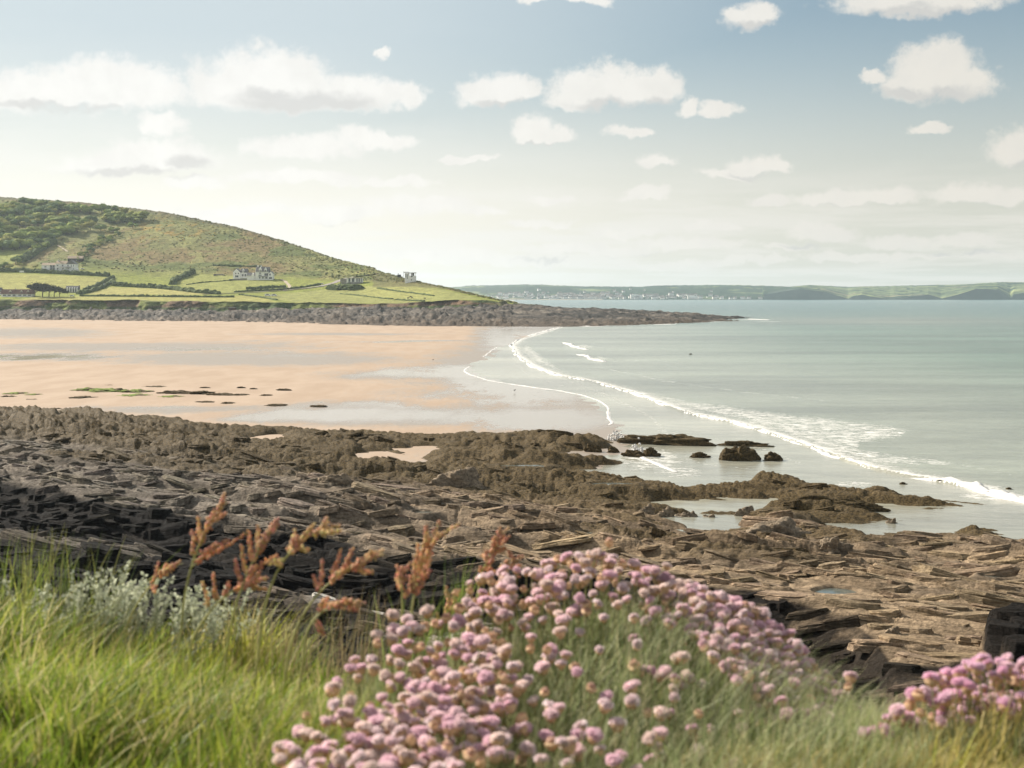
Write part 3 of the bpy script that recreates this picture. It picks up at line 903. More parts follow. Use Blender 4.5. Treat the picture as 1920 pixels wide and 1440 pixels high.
for a in [
    (1380, 862, 62, 26, 'large domed weed covered rock standing alone in the shallow water', 'weed'),
    (1450, 863, 36, 13, 'small low rock in the water just right of the large domed rock', 'weed'),
    (1312, 857, 34, 9, 'low flat rock in the water left of the large domed rock', 'weed'),
    (1396, 836, 94, 9, 'long thin reef rock out in the water behind the domed rock', 'weed'),
    (1236, 832, 156, 18, 'long dark rock ridge jutting into the water beside the white splash', 'weed'),
    (1220, 855, 32, 15, 'rounded rock breaking the foam at the end of the low reef', 'weed'),
    (1188, 855, 40, 10, 'low rock in the foam left of the rounded rock', 'weed'),
    (1150, 848, 22, 9, 'small weedy rock at the edge of the tidal channel', 'weed'),
    (1112, 847, 30, 13, 'pointed weedy rock at the mouth of the tidal channel', 'weed'),
    (1560, 956, 200, 22, 'long smooth rock ridge between two tidal pools on the right', 'weed'),
    (1892, 919, 14, 5, 'tiny rock tip showing in front of the breaker at the right', 'weed'),
    (1693, 908, 14, 4, 'tiny rock tip in the sea behind the long reef', 'weed'),
]:
    rock_thing(*a, depth=0.30 if a[2] > 80 else 0.75, rz=-0.25 if a[2] > 80 else 0.0, group='rocks standing in the shallow water')
beachrocks = [
    (30, 740, 62, 7, 'green slimy rock on the sand at the left edge of the beach', 'green'),
    (18, 746, 40, 7, 'brown low rock on the sand at the left edge of the beach', 'weed'),
    (64, 742, 44, 6, 'thin green rock just right of the leftmost beach rocks', 'green'),
    (60, 751, 34, 5, 'small brown rock below the green beach rocks at the left', 'weed'),
    (76, 755, 22, 3, 'thin brown sliver of rock near the left edge of the beach', 'weed'),
    (105, 768, 30, 5, 'dark flat rock in front of the weedy shelf on the left', 'weed'),
    (160, 733, 60, 9, 'green topped rock at the left end of the long reef on the sand', 'green'),
    (205, 734, 78, 10, 'green topped rock in the middle of the long reef on the sand', 'green'),
    (255, 735, 70, 8, 'green rock at the right end of the mossy reef on the sand', 'green'),
    (155, 747, 64, 7, 'isolated brown rock below the mossy reef', 'weed'),
    (250, 742, 80, 4, 'bright green weed bed on the sand below the mossy reef', 'green'),
    (330, 737, 70, 8, 'brown rock with a pale tail in the middle of the beach reef', 'weed'),
    (378, 738, 60, 9, 'brown raised rock right of the reef middle', 'weed'),
    (415, 740, 56, 5, 'thin brown rock fading out at the reef end', 'weed'),
    (320, 744, 60, 3, 'pale green sliver of rock below the brown reef', 'green'),
    (384, 727, 22, 3, 'tiny rock behind the brown raised reef rock', 'weed'),
    (452, 727, 18, 4, 'tiny dark rock behind the right end of the reef', 'weed'),
    (475, 729, 16, 3, 'tiny flat rock behind the right end of the reef', 'weed'),
    (532, 731, 30, 4, 'small dark rock furthest right on the dry sand', 'weed'),
    (450, 740, 40, 3, 'flat rock strip right of the beach reef', 'weed'),
    (500, 741, 26, 3, 'small flat rock strip at the far right of the beach reef', 'weed'),
    (382, 754, 38, 4, 'thin dark rock in front of the reef near the shelf', 'weed'),
    (428, 756, 30, 4, 'short dark rock in front of the reef near the shelf', 'weed'),
    (520, 759, 44, 3, 'long dark sliver in the wet sand near the shelf', 'weed'),
    (595, 761, 34, 3, 'rightmost dark sliver in the wet sand near the shelf', 'weed'),
    (203, 723, 20, 3, 'tiny rock behind the mossy reef', 'weed'), (290, 725, 50, 2, 'hair thin rock line behind the mossy reef', 'weed'),
]
for a in beachrocks:
    rock_thing(*(a[:2] + (a[2] * 0.85, a[3] * 0.55) + a[4:]), z=0.45, depth=1.1, rz=0.05, group='low rocks on the beach')

# ------------------------------------------------------------------ headland across the bay
cols_px = np.array([-900, -400, 0, 150, 300, 430, 540, 640, 700, 712, 740, 790, 850, 900, 975, 1090, 1200, 1300, 1395, 1440, 1500], float)
def row(*v): return np.array(v, float)
Y0 = row(1250, 1225, 1200, 1150, 1110, 1075, 1040, 1010, 990, 985, 980, 975, 975, 975, 975, 990, 1040, 1130, 1235, 1270, 1300)
z0 = row(*([-1.2] * 21))
pyB = row(596, 599, 600.5, 603, 606, 608, 610, 611.5, 612, 612, 612.5, 613, 613, 613, 612.5, 612, 609, 605, 601.5, 601, 601)
Y1 = row(1500, 1480, 1460, 1440, 1420, 1400, 1390, 1380, 1370, 1365, 1365, 1360, 1350, 1345, 1340, 1350, 1370, 1390, 1400, 1400, 1400)
py1 = row(585, 585, 585, 585, 585, 585, 583, 581, 580, 580, 580, 580, 579, 577, 574, 580.5, 584, 590.5, 597.0, 602, 606)
py2 = row(561, 561, 561.5, 563, 565, 566.5, 568, 570, 571, 571, 570, 567, 563.5, 563, 571, 580.8, 584.5, 591, 597.5, 602.2, 606)      # cliff top
Y2_ = Y1 + row(*([14] * 15 + [25] * 6))
Y3 = row(1640, 1620, 1600, 1590, 1580, 1570, 1560, 1540, 1520, 1515, 1500, 1480, 1430, 1400, 1375, 1400, 1420, 1440, 1450, 1450, 1450)
py3 = row(522, 530, 537, 540, 542, 545, 548, 550, 549, 549, 548, 549, 553, 558.5, 571.5, 581.3, 585, 591.6, 598, 602.5, 606.3)
Y4 = row(1760, 1740, 1720, 1700, 1690, 1680, 1670, 1640, 1600, 1590, 1570, 1540, 1470, 1430, 1400, 1440, 1470, 1480, 1490, 1490, 1490)
py4 = row(480, 495, 508, 512, 524, 524, 524, 528, 529, 532, 531, 532, 546, 557, 572, 582, 586, 592, 598.5, 602.8, 606.5)
Y5 = row(2000, 1980, 1950, 1930, 1900, 1870, 1830, 1760, 1680, 1640, 1600, 1560, 1500, 1450, 1420, 1480, 1510, 1520, 1530, 1530, 1530)
py5 = row(415, 422, 430, 440, 455, 466, 483, 503, 515, 519, 520, 525, 544, 556.5, 572.5, 583, 587, 593, 599, 603, 606.8)
Y6 = row(2350, 2300, 2250, 2200, 2120, 2050, 1960, 1850, 1750, 1700, 1650, 1600, 1540, 1480, 1450, 1520, 1540, 1550, 1560, 1560, 1560)
py6 = row(352, 358, 366, 375.5, 393, 420, 452, 487, 505.5, 512.5, 514.5, 529.5, 543.5, 556, 573, 584, 588, 594, 600, 604, 607)
def zof(p, Yv): return CAMZ - (p - HOR) / FPX * Yv
LY = [Y0, (Y0 + Y1) / 2, Y1, Y2_, Y3, Y4, Y5, Y6, Y6 + 250, Y6 + 800]
zr = CAMZ - (pyB - HOR) / FPX * (Y0 + 60)
LZ = [z0, None, zof(py1, Y1), zof(py2, Y2_), zof(py3, Y3), zof(py4, Y4), zof(py5, Y5), zof(py6, Y6), None, None]
LZ[1] = np.minimum(0.55 * LZ[2], zof(py1 + 8, (Y0 + Y1) / 2))
LZ[8] = LZ[7] - 12; LZ[9] = row(*([30] * 8 + [-3] * 13)) * 1.0
LZ[8] = np.where(cols_px > 960, -2, LZ[8])
ncol = 900
hp = np.linspace(-700, 1470, ncol)
def gs(a, k):
    w = np.exp(-0.5 * (np.arange(-3 * k, 3 * k + 1) / k) ** 2); w /= w.sum()
    return np.convolve(np.pad(a, 3 * k, mode='edge'), w, 'valid')
YY = np.array([gs(np.interp(hp, cols_px, l), 8) for l in LY])
pz = [gs(np.interp(hp, cols_px, l), 8) for l in LZ]
for i_ in (3, 7):   # keep cliff top and skyline crisp
    pz[i_] = gs(np.interp(hp, cols_px, LZ[i_]), 3)
ZZ = np.array(pz)
counts = [26, 40, 26, 62, 62, 70, 84, 16, 10]
ts = np.concatenate([i + np.linspace(0, 1, n, endpoint=False) for i, n in enumerate(counts)] + [[9.0]])
i0 = np.minimum(ts.astype(int), 8); fr = ts - i0
Hy = YY[i0] * (1 - fr)[:, None] + YY[i0 + 1] * fr[:, None]
Hz = ZZ[i0] * (1 - fr)[:, None] + ZZ[i0 + 1] * fr[:, None]
# soften creases between the land layers above the cliff
k = np.exp(-0.5 * (np.arange(-14, 15) / 6.0) ** 2); k /= k.sum()
sel = ts > 3.35
Hs = np.apply_along_axis(lambda a: np.convolve(np.pad(a, 14, mode='edge'), k, 'valid'), 0, Hz)
wgt = (sst(ts, 3.25, 3.6) * (1 - sst(np.abs(ts - 7), 0.0, 0.25) * 0 ))[:, None]
Hz = Hz * (1 - wgt) + Hs * wgt
Hx = (hp[None, :] - 960) / FPX * Hy
T_ = np.broadcast_to(ts[:, None], Hx.shape)
rockz = (1 - sst(T_, 2.9, 3.05)) + sst(hp, 960, 1010)[None, :] * (T_ >= 2.9)
rockz = np.clip(rockz, 0, 1)
cliff = sst(T_, 1.95, 2.05) * (1 - sst(T_, 2.97, 3.03)) * (1 - sst(hp, 900, 985))[None, :]
rn = fbm(Hx * 0.022, Hy * 0.05, 301, 5) * 3.2 + np.abs(fbm(Hx * 0.11, Hy * 0.11, 305, 4)) * 5.0 + (cells(Hx / 9, Hy / 14, 306)[2] - 0.5) * 2.2
Hz = Hz + rockz * (1 - cliff) * rn * sst(T_, 0.02, 0.3) * (1 - sst(T_, 7, 8)) * np.where(hp[None, :] > 960, 0.55, 1)
gully = fbm(Hx * 0.03, Hx * 0 + 3, 311, 4)
Hy = Hy + cliff * (gully * 18 + 5 * fbm(Hx * 0.12, Hz * 0.25, 312, 4))
Hz = Hz + 1.6 * fbm(Hx * 0.05, Hx * 0, 313, 3) * np.exp(-((T_ - 3.0) / 0.12) ** 2) * (1 - sst(hp, 900, 985))[None, :]
hillz = sst(T_, 5.05, 5.4) * (1 - rockz)
Hz = Hz + hillz * (1.6 * fbm(Hx * 0.02, Hy * 0.02, 321, 5) + 1.6 * np.abs(fbm(Hx * 0.09, Hy * 0.09, 322, 3)) + 5 * fbm(Hx * 0.005, Hy * 0.004, 323, 2) * sst(T_, 5.4, 6.0) * (1 - sst(T_, 6.7, 7)))
PX, PY = proj(Hx, Hy, Hz)
# colours: what grows where
shape = Hx.shape
heath = np.array((0.165, 0.165, 0.062)); bracken = np.array((0.185, 0.140, 0.065)); olive = np.array((0.115, 0.135, 0.045)); grassc = np.array((0.27, 0.30, 0.065))
n1_ = fbm(Hx * 0.012, Hy * 0.006, 331, 4); n2_ = fbm(Hx * 0.05, Hy * 0.03, 332, 4)
c = mixc(C3(heath, shape), bracken, sst(n1_ + 0.5 * n2_, -0.05, 0.35))
c = mixc(c, (0.23, 0.235, 0.085), 0.7 * sst(n2_ - 0.4 * n1_, 0.1, 0.35))
c = mixc(c, olive, sst(fbm(Hx * 0.02, Hy * 0.02, 335, 3), 0.15, 0.35))
c = mixc(c, (0.32, 0.19, 0.04), 0.6 * sst(fbm(Hx * 0.05, Hy * 0.03, 336, 4), 0.22, 0.42) * np.exp(-(((PX - 300) / 130) ** 2 + ((PY - 432) / 22) ** 2)))
crest = sst(T_, 6.75, 6.95)
c = mixc(c, (0.12, 0.10, 0.06), 0.8 * crest)
lowland = (1 - sst(T_, 4.9, 5.3)) * sst(T_, 3.0, 3.05) * (1 - rockz)
c = mixc(c, grassc * 0.8, lowland * 0.9)
FIELDS = [
    ([(-900, 440), (-100, 455), (0, 457), (58, 460), (48, 474), (26, 494), (0, 496), (-900, 505)], (0.24, 0.26, 0.075)),
    ([(-900, 505), (0, 512), (100, 516), (205, 520), (190, 531), (160, 541), (110, 546), (-900, 545)], (0.29, 0.28, 0.09)),
    ([(208, 538), (330, 543), (420, 551), (360, 553), (160, 552)], (0.32, 0.295, 0.105)),
    ([(140, 556), (480, 554), (520, 566), (300, 565), (30, 563), (60, 557)], (0.30, 0.285, 0.095)),
    ([(330, 530), (370, 514), (430, 516), (520, 522), (540, 530), (480, 536), (430, 549), (350, 545)], (0.25, 0.26, 0.08)),
    ([(480, 556), (560, 548), (640, 540), (700, 536), (790, 536), (835, 544), (880, 555), (900, 560), (760, 569), (560, 568)], (0.25, 0.255, 0.09)),
    ([(660, 540), (740, 534), (830, 545), (800, 560), (690, 556)], (0.28, 0.28, 0.095)),
]
fieldmask = np.zeros(shape)
for poly, fc in FIELDS:
    m_ = sst(sdf(PX, PY, poly) + 0.6 * n2_, -0.5, 0.7) * (T_ > 3.02)
    c = mixc(c, np.array(fc), m_ * 0.95); fieldmask = np.maximum(fieldmask, m_)
c = mixc(c, (0.13, 0.12, 0.055), sst(sdf(PX, PY, [(700, 512), (745, 512), (790, 528), (850, 543), (780, 537), (700, 538)]) + 2 * n2_, -2, 2) * (T_ > 3.1) * 0.8)
# cliff: earth and rock faces between green slips
cl = mixc(C3((0.055, 0.078, 0.030), shape), (0.140, 0.092, 0.060), sst(fbm(Hx * 0.012, Hz * 0.08, 341, 4), 0.0, 0.2) * sst(T_, 2.3, 2.6))
cl = mixc(cl, (0.13, 0.15, 0.045), sst(fbm(Hx * 0.03, Hz * 0.05, 343, 4), 0.12, 0.3))
c = mixc(c, cl, cliff)
rk = mixc(C3((0.035, 0.030, 0.025), shape), (0.10, 0.082, 0.065), sst(fbm(Hx * 0.03, Hy * 0.06, 351, 4), -0.1, 0.35))
rk = mixc(rk, (0.22, 0.19, 0.155), 0.6 * sst(fbm(Hx * 0.02, Hy * 0.10, 352, 4), 0.28, 0.42))
rk = mixc(rk, (0.085, 0.058, 0.036), (1 - sst(T_, 0.2, 1.0)) * 0.7)
c = mixc(c, rk, rockz * (1 - cliff))
matidx = (rockz * (1 - cliff) > 0.5)
V, F, c_ = compact(np.stack([Hx, Hy, Hz], -1).reshape(-1, 3), gridF(*shape), c)
fm = (matidx[:-1, :-1]).reshape(-1)
me = mesh_np('headland', V, F, None, c_, mats=[M['headland'], M['rockfar']], midx=fm.astype(int))
tag(link('headland', me), 'green and heathery headland with fields, cliff and rock reef', None, kind='structure')


def hcol(px_):
    return int(np.clip(round((px_ - hp[0]) / (hp[1] - hp[0])), 0, ncol - 1))


def pick(px_, py_, tmin=1.0, tmax=7.0):
    """first terrain point of the headland seen at this place"""
    j = hcol(px_)
    p = PY[:, j]
    r = np.where((ts >= tmin) & (ts <= tmax))[0]
    best = None
    for i in r[:-1]:
        if p[i + 1] <= py_ <= p[i] or p[i] <= py_ <= p[i + 1]:
            best = i; break
    if best is None:
        best = r[np.argmin(np.abs(p[r] - py_))]
        return np.array((Hx[best, j], Hy[best, j], Hz[best, j]))
    f = (p[best] - py_) / (p[best] - p[best + 1] + 1e-9)
    a = np.array((Hx[best, j], Hy[best, j], Hz[best, j])); b = np.array((Hx[best + 1, j], Hy[best + 1, j], Hz[best + 1, j]))
    return a + (b - a) * f


def drape(pts, step=5.0, tmin=3.05):
    out = []
    for (a, b), (c_, d_) in zip(pts[:-1], pts[1:]):
        n = max(1, int(math.hypot(c_ - a, (d_ - b) * 3) / 3))
        for k_ in range(n):
            out.append(pick(a + (c_ - a) * k_ / n, b + (d_ - b) * k_ / n, tmin))
    out.append(pick(*pts[-1], tmin))
    return out


def strip(name, pts, width, material, label, lift=0.35, kind='structure'):
    P_ = drape(pts)
    v = []; 
    for i, p in enumerate(P_):
        d = P_[min(i + 1, len(P_) - 1)] - P_[max(i - 1, 0)]
        n = np.array((-d[1], d[0])) / (math.hypot(d[0], d[1]) + 1e-6) * width / 2
        v += [(p[0] - n[0], p[1] - n[1], p[2] + lift), (p[0] + n[0], p[1] + n[1], p[2] + lift)]
    f = [(2 * i, 2 * i + 2, 2 * i + 3, 2 * i + 1) for i in range(len(P_) - 1)]
    o = link(name, mesh_np(name, v, f, material))
    return tag(o, label, kind=kind)


strip('coast_road', [(380, 552), (430, 550), (480, 548), (530, 545), (570, 541), (600, 537), (625, 531), (640, 525), (665, 519), (705, 514)], 7, M['road'], 'pale coast road climbing round the headland')
strip('lane', [(150, 551), (180, 541), (200, 529), (212, 520)], 5, M['road'], 'lane between two hedges rising to the hill')
strip('driveway', [(527, 524), (535, 528), (540, 533), (544, 538), (536, 543), (500, 545)], 4, M['track'], 'pale drive curving down from the gabled house')
strip('footpath', [(108, 460), (118, 466), (126, 472)], 3, M['track'], 'sandy footpath on the hillside behind the long white house')


def hedge(pts, label, h=3.0, w=4.0, name='hedge', m='hedge', group='hedges and banks of the headland', seed=0):
    P_ = drape(pts)
    v = []; prof = [(-0.5, 0), (-0.48, 0.55), (-0.22, 0.95), (0.2, 1.0), (0.5, 0.5), (0.5, 0)]
    base = P_[len(P_) // 2]
    r_ = np.random.default_rng(int(pts[0][0] * 7 + pts[0][1]))
    for i, p in enumerate(P_):
        d = P_[min(i + 1, len(P_) - 1)] - P_[max(i - 1, 0)]
        n = np.array((-d[1], d[0])) / (math.hypot(d[0], d[1]) + 1e-6)
        hh = h * r_.uniform(0.65, 1.15)
        for a, b in prof:
            j = r_.uniform(-0.18, 0.18, 2)
            v.append((p[0] + n[0] * (a + j[0]) * w - base[0], p[1] + n[1] * (a + j[0]) * w - base[1], p[2] - 0.4 + (b + j[1] * b) * hh - base[2]))
    k_ = len(prof); f = []
    for i in range(len(P_) - 1):
        for q in range(k_ - 1):
            f.append((i * k_ + q, (i + 1) * k_ + q, (i + 1) * k_ + q + 1, i * k_ + q + 1))
    f.append(tuple(range(k_))); f.append(tuple((len(P_) - 1) * k_ + q for q in range(k_))[::-1])
    o = link(name, mesh_np(name, v, f, M[m], smooth=False), loc=tuple(base))
    return tag(o, label, name.replace('_', ' '), group)


hedge([(-60, 508), (30, 509), (90, 512), (150, 515), (205, 518)], 'long dark hedge below the long white house and garden', 5, 6)
hedge([(212, 521), (196, 529), (178, 539), (160, 543)], 'hedge on the upper side of the lane', 4, 5)
hedge([(208, 531), (190, 541), (165, 549), (146, 552)], 'hedge on the lower side of the lane', 4, 5)
hedge([(209, 530), (216, 536), (250, 538), (290, 540), (330, 544), (370, 549), (410, 552)], 'thick hedge along the foot of the heath between two fields', 5, 6)
hedge([(150, 555.5), (240, 556), (330, 557), (400, 557.5), (440, 557.5)], 'long low hedge between the two lowest fields', 2.5, 3)
hedge([(322, 534), (330, 526), (345, 520), (362, 512)], 'curved hedge rising at the left edge of the lawn field', 6, 7)
hedge([(350, 534), (380, 530), (420, 527), (450, 525)], 'thin hedge across the lawn field below the small gabled house', 1.6, 2)
hedge([(462, 542), (490, 541), (520, 539), (535, 539)], 'dark bank above the road below the big gabled house', 3.5, 4)
hedge([(440, 548), (480, 546), (530, 543), (560, 540), (600, 534)], 'hedge on the upper side of the coast road', 2.5, 4)
hedge([(450, 553), (490, 558), (520, 563)], 'thin line of shrubs crossing the lowest field', 2, 3)
hedge([(708, 540.5), (730, 544), (760, 548), (800, 553), (813, 555)], 'dark bank across the upper cliff field', 1.7, 3)
hedge([(640, 551), (680, 555), (720, 560), (735, 561)], 'dark bank across the lower cliff field', 1.4, 3)
hedge([(742, 562.5), (770, 564), (796, 565.5)], 'short dark bank near the cliff edge', 1.7, 3)
hedge([(620, 544), (640, 541), (670, 543)], 'rounded thicket below the flat roofed house', 6, 16)
hedge([(40, 492), (60, 480), (80, 466), (100, 456)], 'tree like hedge climbing left of the long white house', 8, 10)
hedge([(400, 498), (430, 499), (470, 500), (490, 500)], 'dark hedge line above the small gabled house', 2.5, 5)

# scrub on the heath: counted by nobody
NS = 9000
v_all = []; f_all = []; c_all = []
base_ico = []
t_ = (1 + 5 ** .5) / 2
iv = np.array([(-1, t_, 0), (1, t_, 0), (-1, -t_, 0), (1, -t_, 0), (0, -1, t_), (0, 1, t_), (0, -1, -t_), (0, 1, -t_), (t_, 0, -1), (t_, 0, 1), (-t_, 0, -1), (-t_, 0, 1)], float)
iv /= np.linalg.norm(iv[0])
ifc = np.array([(0, 11, 5), (0, 5, 1), (0, 1, 7), (0, 7, 10), (0, 10, 11), (1, 5, 9), (5, 11, 4), (11, 10, 2), (10, 7, 6), (7, 1, 8), (3, 9, 4), (3, 4, 2), (3, 2, 6), (3, 6, 8), (3, 8, 9), (4, 9, 5), (2, 4, 11), (6, 2, 10), (8, 6, 7), (9, 8, 1)])
ri = rng.integers(0, len(ts), NS * 3); rj = rng.integers(0, ncol, NS * 3)
okk = (ts[ri] > 5.15) & (ts[ri] < 7.05) & (rockz[ri, rj] < 0.1) & (fieldmask[ri, rj] < 0.1) & (hp[rj] > -420)
ri, rj = ri[okk][:NS], rj[okk][:NS]
NS = len(ri)
bx = Hx[ri, rj]; by = Hy[ri, rj]; bz = Hz[ri, rj]
dn = fbm(bx * 0.02, by * 0.012, 361, 4)
sz = rng.uniform(0.4, 1.05, NS) * (0.8 + 0.9 * np.clip(dn, 0, 1)) * np.where(ts[ri] > 6.8, 1.25, 1)
Vs = iv[None] * (sz[:, None, None] * np.array((1.5, 1.5, 0.9))) * rng.uniform(0.75, 1.25, (NS, 12, 1)) + np.stack([bx, by, bz + 0.2 * sz], -1)[:, None, :]
Fs = ifc[None] + (np.arange(NS) * 12)[:, None, None]
pal = np.array([(0.16, 0.175, 0.06), (0.20, 0.16, 0.08), (0.19, 0.20, 0.065), (0.26, 0.24, 0.09), (0.13, 0.15, 0.055)])
cs = pal[rng.integers(0, 5, NS)] * rng.uniform(0.8, 1.2, (NS, 1))
gorse = (np.exp(-(((hp[rj] - 290) / 120) ** 2 + ((PY[ri, rj] - 432) / 24) ** 2)) > 0.35) & (rng.random(NS) < 0.3)
cs[gorse] = (0.36, 0.24, 0.035)
me = mesh_np('scrub', Vs.reshape(-1, 3), Fs.reshape(-1, 3), M['leaf_far'], np.repeat(cs, 12, 0), smooth=False)
tag(link('scrub', me), 'low heather, bracken and gorse scrub over the hill', None, kind='stuff')


# ---- trees
def crown_mesh(seed, wind=False, cc=(0.075, 0.105, 0.032)):
    r_ = np.random.default_rng(seed)
    v = []; f = []; col = []
    nl = 5 if not wind else 6
    lobes = [(r_.uniform(-0.5, 0.5), r_.uniform(-0.5, 0.5), r_.uniform(0.45, 0.85), r_.uniform(0.3, 0.5)) for _ in range(nl)]
    if wind:
        lobes = [(-0.45 + 0.30 * i, r_.uniform(-0.3, 0.3), 0.74 - 0.05 * i + r_.uniform(-.05, .05), 0.36 + 0.05 * sin(i)) for i in range(nl)]
    for k_ in range(340):
        lx, ly, lz, lr = lobes[r_.integers(nl)]
        d = r_.normal(size=3); d /= np.linalg.norm(d); rr = lr * r_.uniform(0.55, 1.05)
        p = np.array((lx, ly, lz)) + d * rr * np.array((1.0, 1.0, 0.75 if not wind else 0.6))
        s = r_.uniform(0.05, 0.11)
        a, b = r_.normal(size=(2, 3)); a = a / np.linalg.norm(a) * s; b = b / np.linalg.norm(b) * s
        n0 = len(v); v += [p, p + a, p + b]; f.append((n0, n0 + 1, n0 + 2))
        q = np.array(cc) * r_.uniform(0.65, 1.35); col += [q] * 3
    for lx, ly, lz, lr in lobes:   # leafy mass inside each lobe
        n0 = len(v)
        for p in iv: v.append(np.array((lx, ly, lz)) + p * lr * r_.uniform(0.7, 0.95) * np.array((1, 1, 0.75 if not wind else 0.55))); col.append(np.array(cc) * 0.9)
        f += [tuple(int(i) + n0 for i in q) for q in ifc]
    return mesh_np('tree_crown', v, np.array(f), M['leaf_far'], np.array(col), smooth=False)


def trunk_mesh(seed, wind=False):
    r_ = random.Random(seed); m = MB()
    m.tube([(0, 0, -0.1), (0.01, 0, 0.2), (0.05 if wind else 0, 0, 0.5)], [0.05, 0.04, 0.03], 5)
    for k_ in range(4):
        a = r_.uniform(-0.5, 0.5) + (0.35 if wind else 0); m.tube([(0, 0, 0.3), (a * 0.5, r_.uniform(-.2, .2), 0.5), (a, r_.uniform(-.3, .3), 0.78)], [0.025, 0.018, 0.008], 4)
    return m.mesh('tree_trunk', M['bark'])


CR = [crown_mesh(400 + i, cc=[(0.17, 0.23, 0.06), (0.25, 0.28, 0.07), (0.13, 0.18, 0.07), (0.32, 0.31, 0.09), (0.20, 0.25, 0.08), (0.22, 0.27, 0.06)][i]) for i in range(6)]
CW = [crown_mesh(450 + i, True, (0.035, 0.040, 0.020)) for i in range(3)]
TR = trunk_mesh(1); TW = trunk_mesh(2, True)


def tree(px_, py_, h, label, group, wind=False, wf=1.0, tmin=3.05):
    p = pick(px_, py_, tmin)
    t = thing('windswept_tree' if wind else 'tree', label, 'tree', tuple(p - np.array((0, 0, 0.2))), random.uniform(-0.25, 0.25) if wind else random.uniform(0, 6.28), group)
    t.scale = (h * wf, h * wf, h)
    link('trunk', TW if wind else TR, t)
    link('crown', random.choice(CW) if wind else random.choice(CR), t)
    return t


wood = [[(-40, 378), (60, 380), (130, 384), (200, 388), (290, 396), (262, 428), (236, 428), (205, 440), (150, 438), (110, 452), (70, 456), (60, 472), (-40, 470)]]
cnt = 0
Rr = random.Random(12)
while cnt < 190:
    a, b = Rr.uniform(-40, 292), Rr.uniform(376, 472)
    if sdf(np.array([a]), np.array([b]), wood[0])[0] < 0: continue
    if a > 130 and b > 405 and Rr.random() < 0.45: continue
    if b < np.interp(a, [0, 140, 300], [383, 391, 408]): continue
    if 0 < a < 110 and 425 < b < 436 and Rr.random() < .8: continue
    tree(a, b, Rr.uniform(8, 14), 'leafy tree in the wood covering the upper left hillside', 'trees of the hillside wood', wf=Rr.uniform(1.0, 1.45), tmin=5)
    cnt += 1
for k_ in range(34):
    f_ = k_ / 33; a = 152 + 66 * f_ + Rr.uniform(-9, 9); b = 478 - 36 * f_ + Rr.uniform(-6, 6)
    tree(a, b, Rr.uniform(4, 7), 'small tree in the thicket running up the slope right of the white house', 'trees of the slope thicket', wf=1.0, tmin=4.5)
for a, b, h, lab in [(205, 418, 9, 'leftmost round tree of the small clump alone on the open heath'), (214, 416, 8, 'second tree of the small clump on the open heath'), (232, 415, 9, 'rightmost round tree of the small clump on the open heath'), (222, 420, 6, 'smallest, lowest tree of the small clump on the open heath')]:
    tree(a, b, h, lab, 'trees of the heath clump', tmin=5)
for k_ in range(26):
    f_ = k_ / 25
    tree(30 + 70 * f_ + Rr.uniform(-4, 4), 494 - 40 * f_ + Rr.uniform(-2, 2), Rr.uniform(6, 9), 'tree in the row climbing beside the small hill field', 'trees beside the small hill field', tmin=4.2)
for a, b, h, lab in [(6, 508, 11, 'dark round tree at the left edge beside the garden wall'), (18, 507, 8, 'smaller dark tree beside the round one at the left edge'),
                     (150, 490, 6, 'bushy dark tree at the right end of the cottage behind'), (158, 497, 4, 'small dark tree on the slope right of the white house'),
                     (36, 500, 5, 'low reddish tree in the garden left of the white house'), (68, 504, 5, 'low dark tree touching the left wing of the white house')]:
    tree(a, b, h, lab, 'garden trees', tmin=4)
for a, b, h, wf, lab in [(66, 557, 15, .8, 'leftmost wind bent tree with a flat dark crown'), (80, 557, 17, .85, 'tallest wind bent tree, second from the left of the row'),
                     (92, 557, 16, .8, 'wind bent tree in the middle of the row'), (102, 557, 14, .8, 'wind bent tree second from the right of the row'), (112, 557, 11, .75, 'lowest wind bent tree at the right end of the row')]:
    tree(a, b, h, lab, 'wind bent trees above the cliff', True, wf)


# ---- houses
def house(name, label, px_, py_, tmin=3.05, rz=0.0, group=None, cat='house'):
    p = pick(px_, py_, tmin)
    t = thing(name, label, cat, tuple(p), rz, group)
    t['u'] = p[1] / FPX       # metres per picture pixel at the house
    u_ = p[1] / FPX
    del t['u']
    return t, u_


def part(t, name, mb, m, parent=None):
    return link(name, mb.mesh(name, M[m]), parent or t)


def wins(t, lst, y, m='glass', frame=True):
    for x0, x1, z0_, z1_ in lst:
        w = part(t, 'window', MB().box(x0, x1, y - 0.12, y + 0.1, z0_, z1_), m)
        if frame:
            part(t, 'window_frame', MB().box(x0 - 0.12, x1 + 0.12, y - 0.16, y + 0.05, z0_ - 0.22, z0_ - 0.02).box((x0 + x1) / 2 - .06, (x0 + x1) / 2 + .06, y - 0.16, y - 0.125, z0_, z1_), 'render_white', w)


# long white house
t, u_ = house('white_house', 'long two storey white house with a glazed bay and veranda above the dark hedge', 112, 509.5, 4.0)
u_ = u_
X_ = lambda p: (p - 112) * u_
Zb = lambda q: (509.5 - q) * u_
part(t, 'wall', MB().box(X_(79), X_(105), 0, 9, -3, Zb(497)).box(X_(105), X_(126), -0.6, 9, -3, Zb(494.5)).box(X_(126), X_(143), -1.6, 10, -3, Zb(495)), 'render_white')
part(t, 'roof', MB().gable(X_(78.5), X_(105.3), -0.6, 9.6, Zb(497), Zb(492.5)), 'tan_roof')
part(t, 'roof', MB().gable(X_(105), X_(126.4), -1.2, 9.6, Zb(494.5), Zb(489)), 'tan_roof')
part(t, 'roof', MB().gable(X_(125.4), X_(143.6), -2.0, 10.4, Zb(495), Zb(487.5), 'y'), 'slate')
part(t, 'gable_wall', MB().gable(X_(127), X_(142.4), -1.75, -1.3, Zb(495.2), Zb(489.2), 'y'), 'render_white')
